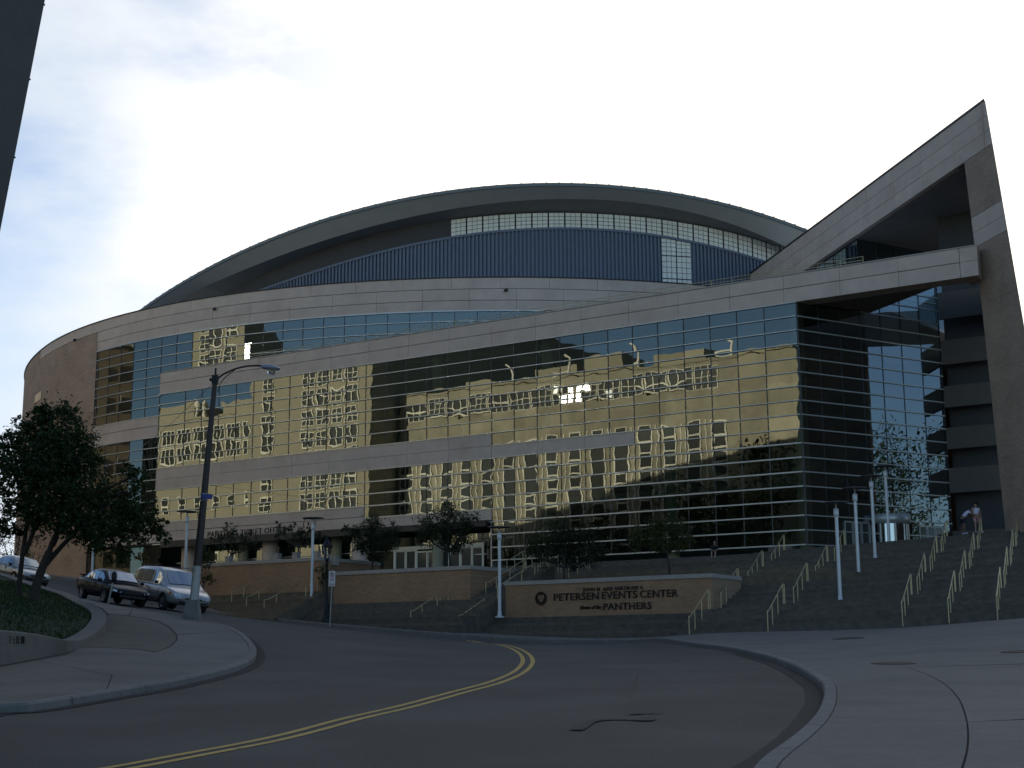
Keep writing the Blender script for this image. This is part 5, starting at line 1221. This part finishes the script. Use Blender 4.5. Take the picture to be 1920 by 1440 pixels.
# trees right of the arena, seen only as dark shapes in the side glass
for k, (x, y, h, lab) in enumerate(((60, 79, 15, 'dark tree mirrored in the right glass wall, nearest of three'), (72, 72, 18, 'dark tree mirrored in the right glass wall, middle of three'), (82, 83, 22, 'dark tree mirrored in the right glass wall, farthest of three'))):
    b = Vector((x, y, 3)); tree('tall_tree', lab, b, [[b, b+Z3*h*.5, b+Z3*h*.8]], [((x+random.uniform(-3, 3), y+random.uniform(-3, 3), 3+h*(.22+.09*i)), h*.22) for i in range(9)], 7000, .20, 'leaf_maple', 50+k, .3, .06, 'trees mirrored in the right glass wall')

# ------------------------------------------------------------------ cars
def car(label, loc, heading, paint, kind, normal, group='cars on the street'):
    """local +x is forward; built from lofted stations"""
    t = thing('car' if kind != 'van' else 'minivan', label, 'car' if kind != 'van' else 'minivan', loc, group)
    x = Vector((math.cos(heading), math.sin(heading), 0)); n = Vector(normal).normalized(); x = (x - n*x.dot(n)).normalized(); y = n.cross(x)
    Rm = Matrix(((x.x, y.x, n.x), (x.y, y.y, n.y), (x.z, y.z, n.z))); t.rotation_euler = Rm.to_euler()
    if kind == 'van':
        st = [(-2.42, .48, .95, .70), (-2.38, .36, 1.02, .86), (-2.1, .30, 1.05, .95), (-1.2, .27, 1.06, .98), (0, .27, 1.04, .985), (1.0, .27, 1.02, .98), (1.45, .28, 1.00, .97), (1.9, .30, .90, .95), (2.25, .34, .78, .88), (2.42, .40, .66, .76), (2.46, .46, .58, .62)]
        gh = [(-2.34, 1.04, 1.04, .86, .86), (-2.20, 1.05, 1.40, .90, .80), (-2.02, 1.05, 1.66, .92, .76), (-1.6, 1.06, 1.755, .93, .76), (-.4, 1.05, 1.78, .93, .77), (.35, 1.03, 1.74, .93, .75), (.62, 1.02, 1.66, .93, .73), (1.42, 1.0, 1.06, .90, .84), (1.50, .99, 1.0, .90, .88)]
        wins = [(-2.05, -1.05), (-.98, -.02), (.06, .86)]; wb, wr, fx, rx = 3.0, .34, 1.48, -1.50; tr = .80
    else:
        st = [(-2.30, .52, .86, .62), (-2.26, .40, .92, .78), (-2.0, .32, .96, .84), (-1.35, .26, .93, .865), (-.4, .24, .90, .87), (.5, .24, .88, .87), (1.0, .25, .85, .865), (1.6, .27, .78, .85), (2.0, .31, .70, .80), (2.2, .38, .62, .68), (2.25, .44, .56, .54)]
        gh = [(-1.62, .94, .95, .78, .76), (-1.15, .93, 1.22, .80, .66), (-.80, .92, 1.36, .81, .62), (-.3, .91, 1.405, .82, .61), (.15, .90, 1.395, .82, .61), (.45, .89, 1.33, .82, .62), (1.05, .86, .95, .80, .74), (1.15, .85, .87, .80, .78)]
        wins = [(-1.22, -.62), (-.54, .14), (.20, .80)]; wb, wr, fx, rx = 2.6, .305, 1.30, -1.30; tr = .72
    rows = []
    for sx, zb, zt, w in st:
        zm = zb+(zt-zb)*.55; half = [(0, zb), (w*.86, zb), (w*.97, zb+.10), (w, zm), (w*.985, zt-.10), (w*.93, zt-.02), (w*.80, zt+.01), (0, zt+.035)]
        rows.append([(sx, yy, zz) for yy, zz in half] + [(sx, -yy, zz) for yy, zz in half[::-1][1:-1]])
    mb = MB(); mb.grid(rows, 0, True, True); mb.face(rows[0][::-1]); mb.face(rows[-1]); body = mb.obj('body', paint, t, (0,0,0))
    def gsec(s): 
        sx, z0, z1, w0, w1 = s; zz = max(z1, z0+.005)
        return [(sx, w0, z0), (sx, (w0*.25+w1*.75), z0+(zz-z0)*.82), (sx, w1*.9, zz), (sx, 0, zz+.03), (sx, -w1*.9, zz), (sx, -(w0*.25+w1*.75), z0+(zz-z0)*.82), (sx, -w0, z0)]
    mb = MB(); mb.grid([gsec(s) for s in gh], 0, True); cab = mb.obj('cabin', paint, t, (0,0,0))
    def interp(sx):
        for a, b in zip(gh, gh[1:]):
            if a[0] <= sx <= b[0]: u = (sx-a[0])/(b[0]-a[0]); return tuple(a[i]+(b[i]-a[i])*u for i in range(5))
        return gh[-1]
    for side in (1, -1):
        for a, b in wins:
            mb = MB(); lo, hi = [], []
            for u in np.linspace(0, 1, 7):
                sx = a+(b-a)*u; _, z0, z1, w0, w1 = interp(sx); z1 = max(z1, z0+.02); zl = z0+.05; zh = z0+(z1-z0)*.80; q = lambda z: w0+((w0*.25+w1*.75)-w0)*((z-z0)/((z1-z0)*.82))
                zh = max(zh, zl+.01); lo.append((sx, side*(q(zl)+.012), zl)); hi.append((sx, side*(q(zh)+.012), zh))
            mb.grid([lo, hi], 0, True); mb.obj('window', 'car_glass', t, (0,0,0))
            mb = MB(); mb.grid([[(p[0], p[1]-side*.02, p[2]) for p in lo], [(p[0], p[1]-side*.02, p[2]) for p in hi]], 0, True); mb.obj('window_seal', 'trim_black', t, (0,0,0))
    def screen(i0, i1, name, s0=.10, s1=.92):
        a, b = gh[i0], gh[i1]; mb = MB(); rows = []
        for u in (s0, .5, s1):
            c = [a[i]+(b[i]-a[i])*u for i in range(5)]; w = c[4]*.86; nx = (b[2]-a[2]); L_ = math.hypot(nx, b[0]-a[0]); ox, oz = -nx/L_*.02*(1 if i1 < i0 else 1), (b[0]-a[0])/L_*.02
            rows.append([(c[0]+ox*1.0, k*w, max(c[2], c[1])+abs(oz)+.012+.026*(1-abs(k))) for k in (-1, -.5, 0, .5, 1)])
        mb.grid(rows, 0, True); mb.obj(name, 'car_glass', t, (0,0,0)); mb2 = MB(); mb2.grid([[(p[0]-.0, p[1], p[2]-.012) for p in r] for r in rows], 0, True); mb2.obj('window_seal', 'trim_black', t, (0,0,0))
    if kind == 'van': screen(6, 7, 'windscreen', .04, .95); screen(1, 2, 'rear_window', -.4, .8)
    else: screen(5, 6, 'windscreen', .05, .95); screen(0, 2, 'rear_window', .35, 1.0)
    for sx in (fx, rx):
        for side in (1, -1):
            wy = side*(tr+.06); mb = MB(); prof = [(wr*.62, -.10), (wr*.92, -.11), (wr, -.07), (wr, .07), (wr*.92, .11), (wr*.62, .10)]
            ring = lambda r, o: [(sx+r*math.cos(q), wy+o, wr+r*math.sin(q)) for q in np.linspace(0, 2*math.pi, 22, endpoint=False)]
            mb.grid([ring(r, o) for r, o in prof], 0, True, True); wh = mb.obj('wheel', 'tyre', t, (0,0,0))
            mb = MB(); so = side*.105; mb.face(ring(wr*.60, so*.55)); 
            for k in range(5):
                q = k*2*math.pi/5; c, s = math.cos(q), math.sin(q); p = lambda r, w_: (sx+r*c-w_*s, wy+so, wr+r*s+w_*c); mb.face([p(.03, -.035), p(wr*.6, -.03), p(wr*.6, .03), p(.03, .035)])
            mb.grid([ring(wr*.64, so), ring(wr*.54, so*.8)], 0, True, True); mb.obj('rim', 'rim', wh, (0,0,0))
            # dark arch
            arc = lambda r, yy: [(sx+r*math.cos(q), side*yy, wr+r*math.sin(q)) for q in np.linspace(-.25, math.pi+.25, 14)]
            wmx = .99 if kind == 'van' else .875
            mb = MB(); mb.grid([arc(wr*1.16, wmx+.006), arc(wr*.9, wmx+.004), arc(wr*.9, wmx-.2)], 0, True); mb.obj('wheel_arch', 'trim_black', t, (0,0,0))
    fz = st[-3]; 
    for side in (1, -1):
        if kind == 'van':
            mb = MB(); mb.grid([[(2.12, side*.905, .66), (2.12, side*.885, .80)], [(2.36, side*.80, .62), (2.33, side*.78, .735)], [(2.46, side*.60, .60), (2.43, side*.58, .70)]], 0, True); mb.obj('headlight', 'headlight', t, (0,0,0))
            mb = MB(); mb.grid([[(1.98, side*.945, .68), (1.98, side*.925, .79)], [(2.11, side*.915, .665), (2.11, side*.90, .795)]], 0, True); mb.obj('indicator', 'amber', t, (0,0,0))
            mb = MB(); mb.cbox((-2.40, side*.80, .98), .03, .07, .30); mb.obj('taillight', 'taillight', t, (0,0,0))
        else:
            mb = MB(); mb.grid([[(2.02, side*.81, .57), (2.0, side*.79, .67)], [(2.17, side*.72, .55), (2.14, side*.70, .63)], [(2.26, side*.50, .53), (2.23, side*.48, .60)]], 0, True); mb.obj('headlight', 'headlight', t, (0,0,0))
            mb = MB(); mb.grid([[(-2.20, side*.835, .70), (-2.18, side*.82, .86)], [(-2.32, side*.66, .70), (-2.30, side*.64, .86)], [(-2.335, side*.40, .71), (-2.315, side*.40, .85)]], 0, True); mb.obj('taillight', 'taillight', t, (0,0,0))
        mx_ = .80 if kind != 'van' else .92; zx = .90 if kind != 'van' else 1.06; fx_ = .78 if kind != 'van' else .82
        mb = MB(); rows = [[(fx_+.06*math.cos(q)+dx, side*(mx_+dy), zx+.06+.065*math.sin(q)) for q in np.linspace(0, 6.28, 9)[:-1]] for dx, dy in ((0, .06), (.02, .13), (0, .20))]; mb.grid(rows, 0, True, True); mb.face(rows[2]); mb.obj('wing_mirror', 'trim_black', t, (0,0,0))
        wmx = (.988 if kind == 'van' else .873)
        for hx in ((-.95, .10) if kind != 'van' else (-.92, -.25)):
            mb = MB(); mb.cbox((hx, side*(wmx+.012), .80 if kind != 'van' else .90), .08, .015, .018); mb.obj('door_handle', 'trim_black', t, (0,0,0))
        for a in ((-.58, .17, .98) if kind != 'van' else (-1.02, .02, .98)):
            mb = MB(); mb.cbox((a, side*(wmx-.003), .60), .006, .006, .28); mb.obj('door_gap', 'trim_black', t, (0,0,0))
        mb = MB(); mb.cbox((0, side*(wmx+.004), .52), 1.0 if kind != 'van' else 1.1, .012, .025); mb.obj('side_strip', 'trim_black' if kind != 'van' else paint, t, (0,0,0))
    if kind == 'van':
        g = MB(); gx = 2.475
        g.prism([(gx-.09, -.40, .70), (gx-.09, .40, .70), (gx, .36, .54), (gx, -.36, .54)], (.012, 0, .004)); gr = g.obj('grille', 'trim_black', t, (0,0,0))
        g = MB(); g.cbox((gx-.02, 0, .62), .02, .03, .09); g.cbox((gx-.018, 0, .62), .016, .40, .018); g.obj('grille_cross', paint, gr, (0,0,0))
        g = MB(); g.cbox((2.45, 0, .42), .03, .62, .05); g.obj('bumper_slot', 'trim_black', t, (0,0,0))
        g = MB()
        for s in (1, -1): g.tube([(-1.9, s*.66, 1.80), (-1.8, s*.66, 1.84), (.1, s*.66, 1.85), (.2, s*.66, 1.80)], .018, 6)
        g.obj('roof_rail', 'trim_black', t, (0,0,0))
    else:
        g = MB(); g.cbox((2.25, 0, .55), .02, .40, .045); g.obj('grille', 'trim_black', t, (0,0,0)); g = MB(); g.cbox((2.235, 0, .40), .03, .55, .05); g.obj('bumper_slot', 'trim_black', t, (0,0,0))
        g = MB(); rows = [[(-2.24, y_, 1.06), (-2.0, y_, 1.08), (-2.0, y_, 1.05), (-2.24, y_, 1.03)] for y_ in np.linspace(-.72, .72, 5)]; g.grid(rows, 0, False, True); g.cbox((-2.1, .6, 1.0), .05, .03, .05); g.cbox((-2.1, -.6, 1.0), .05, .03, .05); g.obj('spoiler', paint, t, (0,0,0))
    g = MB(); g.cbox((-2.44 if kind == 'van' else -2.32, 0, .62), .012, .26, .06); g.obj('number_plate', 'sign_white', t, (0,0,0))
    return t
def ground_normal(x, y, e=1.2):
    return Vector((-(G(x+e, y)-G(x-e, y))/(2*e), -(G(x, y+e)-G(x, y-e))/(2*e), 1)).normalized()
HD = math.atan2(-.80, .60)
def place_car(label, fpx, Y, heading, paint, kind):
    """fpx: where the near front wheel touches the road"""
    p = at_y(fpx[0], fpx[1], Y); fwd = Vector((math.cos(heading), math.sin(heading), 0)); rt_ = Vector((fwd.y, -fwd.x, 0))
    fx, tr = (1.48, .86) if kind == 'van' else (1.30, .78); c = p - fwd*fx - rt_*tr; n = ground_normal(c.x, c.y, 1.5)
    c.z = G(c.x, c.y)+.012; return car(label, c, heading, paint, kind, n)
place_car('black four door sedan with rear spoiler behind the parking meter', (196, 1133.5), 60.2, HD, 'paint_black', 'sedan')
place_car('silver minivan with dark windows beside the black sedan', (306, 1146.5), 61.3, HD+.02, 'paint_silver', 'van')
place_car('pale silver sedan at the left edge, half hidden by tree trunks', (26, 1096), 74, HD+.12, 'paint_champagne', 'sedan')

# ------------------------------------------------------------------ people
def skin_obj(name, pts, edges, rad, m, parent, sub=1, root=0):
    me = bpy.data.meshes.new(name); me.from_pydata([tuple(p) for p in pts], edges, []); me.materials.append(M[m]); o = link(name, me, parent)
    bm = bmesh.new(); bm.from_mesh(me); ly = bm.verts.layers.skin.verify(); bm.verts.ensure_lookup_table()
    for v, r in zip(bm.verts, rad): v[ly].radius = (r, r) if not hasattr(r, '__len__') else r; v[ly].use_root = False
    bm.verts[root][ly].use_root = True; bm.to_mesh(me); bm.free()
    md = o.modifiers.new('skin', 'SKIN'); md.use_smooth_shade = True; s = o.modifiers.new('smooth', 'SUBSURF'); s.levels = sub; s.render_levels = sub; return o
def person(label, loc, rz, J, skin, hair, top, bottom, shoes, long_hair=False, sleeve=.5, leg_cover=.5, group=None):
    t = thing('person', label, 'person', loc, group, rz); V = {k: Vector(v) for k, v in J.items()}
    pts, rad, edges, ix = [], [], [], {}
    def add(k, p, r, par=None):
        ix[k] = len(pts); pts.append(p); rad.append(r)
        if par: edges.append((ix[par], ix[k]))
    add('pelvis', V['pelvis'], (.15, .11)); add('waist', V['pelvis'].lerp(V['neck'], .35), (.13, .095), 'pelvis'); add('chest', V['pelvis'].lerp(V['neck'], .75), (.155, .11), 'waist'); add('neck', V['neck'], .055, 'chest'); add('skull', V['neck'].lerp(V['head'], .55), .07, 'neck'); add('head', V['head'], .092, 'skull'); add('crown', V['head']+(V['head']-V['neck']).normalized()*.08, .075, 'head')
    fd = V.get('face', Vector((0, -1, 0))).normalized(); add('nose', V['head']+fd*.10-(V['head']-V['neck']).normalized()*.01, .018, 'head')
    for s in ('l', 'r'):
        add('sh'+s, V['sh'+s], .062, 'chest'); add('el'+s, V['el'+s], .043, 'sh'+s); add('wr'+s, V['wr'+s], .030, 'el'+s)
        d = (V['wr'+s]-V['el'+s]).normalized(); sd = d.cross(Vector((0, 0, 1))); sd = sd.normalized() if sd.length > .1 else Vector((1, 0, 0)); pm = V['wr'+s]+d*.06; add('pm'+s, pm, (.036, .018), 'wr'+s)
        for i, (o_, ln) in enumerate(((-.030, .065), (-.010, .078), (.010, .075), (.030, .058))): add('f%d%s' % (i, s), pm+sd*o_+d*.03, .010, 'pm'+s); add('g%d%s' % (i, s), pm+sd*o_*1.1+d*(.03+ln)+Vector((0, 0, -.012)), .008, 'f%d%s' % (i, s))
        add('th'+s, V['wr'+s]+d*.03+sd*.045, .011, 'wr'+s); add('tk'+s, V['wr'+s]+d*.075+sd*.065, .009, 'th'+s)
        add('hip'+s, V['pelvis'].lerp(V['kn'+s], .12)+(Vector((.085 if s == 'r' else -.085, 0, -.02)) if 'sit' not in J else Vector((0, 0, 0))), .092, 'pelvis'); add('kn'+s, V['kn'+s], .058, 'hip'+s); add('an'+s, V['an'+s], .040, 'kn'+s); add('toe'+s, V['toe'+s], .032, 'an'+s)
    skin_obj('body', pts, edges, rad, skin, t, 1)
    P = lambda k: pts[ix[k]]
    # shirt, trousers, shoes, hair follow the body a little outside it
    sp, sr, se = [P('pelvis').lerp(P('waist'), .2), P('waist'), P('chest'), P('chest').lerp(P('neck'), .7)], [(.165, .13), (.148, .115), (.172, .128), (.085, .075)], [(0, 1), (1, 2), (2, 3)]
    for s in ('l', 'r'): sp += [P('sh'+s), P('sh'+s).lerp(P('el'+s), sleeve)]; sr += [.078, .064]; k = len(sp); se += [(2, k-2), (k-2, k-1)]
    skin_obj('shirt', sp, se, sr, top, t, 1)
    bp_, br, be = [P('pelvis')+Vector((0, 0, .03))], [(.17, .13)], []
    for s in ('l', 'r'): bp_ += [P('hip'+s), P('hip'+s).lerp(P('kn'+s), min(1, leg_cover*1.6))]; br += [.108, .088]; k = len(bp_); be += [(0, k-2), (k-2, k-1)]
    if leg_cover > .8:
        for s in ('l', 'r'): bp_ += [P('kn'+s), P('kn'+s).lerp(P('an'+s), .9)]; br += [.072, .06]; k = len(bp_); be += [(2 if s == 'l' else 4, k-2), (k-2, k-1)]
    skin_obj('shorts' if leg_cover < .8 else 'trousers', bp_, be, br, bottom, t, 1)
    for s in ('l', 'r'): skin_obj('shoe', [P('an'+s)+Vector((0, 0, -.03)), P('an'+s).lerp(P('toe'+s), .6), P('toe'+s)], [(0, 1), (1, 2)], [.05, .047, .04], shoes, t, 1)
    hp, hr, he = [P('head')-fd*.025+Vector((0, 0, .02)), P('crown')-fd*.02], [.098, .086], [(0, 1)]
    if long_hair: hp += [P('head')-fd*.09-Vector((0, 0, .08)), P('head')-fd*.09-Vector((0, 0, .24))]; hr += [.07, .05]; he += [(0, 2), (2, 3)]
    skin_obj('hair', hp, he, hr, hair, t, 1); return t
bend = dict(pelvis=(0, 0, .92), neck=(.42, -.05, 1.30), head=(.56, -.06, 1.34), face=(.8, -.1, -.5), shl=(.30, .17, 1.26), shr=(.32, -.22, 1.24), ell=(.52, .18, 1.05), elr=(.52, -.26, 1.02), wrl=(.72, .10, .98), wrr=(.72, -.20, .92), knl=(.02, .11, .50), knr=(.06, -.12, .50), anl=(-.04, .12, .09), anr=(.04, -.13, .09), toel=(.16, .12, .04), toer=(.24, -.14, .04))
def plz(x, y): return float(plaza_z([(x, y)])[0])
pa = at_y(1806, 1003, 79.5); q_ = (Vector((pa.x, pa.y, 0))-Vector((A0.x, A0.y, 0))).dot(SD); pa.z = plz(pa.x, pa.y) if q_ > 21 else A0.z+5.2+TILT*11
person('person in white shirt and dark striped shorts bending towards a companion', pa, 0, bend, 'skin_dark', 'hair_dark', 'cloth_white', 'cloth_navy', 'cloth_white', group='people at the top of the wide stairs')
stand = dict(pelvis=(0, 0, .90), neck=(-.02, -.02, 1.40), head=(-.03, -.05, 1.56), face=(-.5, -.8, -.1), shl=(-.17, .02, 1.33), shr=(.17, .0, 1.33), ell=(-.20, -.06, 1.08), elr=(.23, .02, 1.08), wrl=(-.08, -.18, .98), wrr=(.20, -.12, .90), knl=(-.08, -.03, .50), knr=(.13, -.05, .49), anl=(-.10, .02, .09), anr=(.22, .0, .09), toel=(-.12, -.17, .04), toer=(.28, -.17, .04))
pb = at_y(1833, 1002, 79.3); pb.z = pa.z+.05
person('person with long dark hair in pale top and pink shorts on the top step', pb, 0, stand, 'skin', 'hair_dark', 'cloth_white', 'cloth_pink', 'cloth_white', True, .25, .5, 'people at the top of the wide stairs')
sit = dict(sit=(0, 0, 0), pelvis=(0, 0, .16), neck=(.06, -.12, .66), head=(.08, -.17, .83), face=(.3, -.9, -.3), shl=(-.13, -.10, .60), shr=(.22, -.08, .60), ell=(-.16, -.26, .36), elr=(.27, -.24, .36), wrl=(.0, -.42, .33), wrr=(.16, -.44, .33), knl=(-.06, -.44, .26), knr=(.16, -.45, .28), anl=(-.06, -.52, -.16), anr=(.16, -.56, -.14), toel=(-.06, -.68, -.22), toer=(.18, -.72, -.20))
pc_ = front(5.05, 6.14, 1.95)
person('person in dark clothes sitting on the terrace edge before the glass', pc_, -.35, sit, 'skin', 'hair_dark', 'cloth_black', 'cloth_black', 'cloth_white', False, .9, .9)
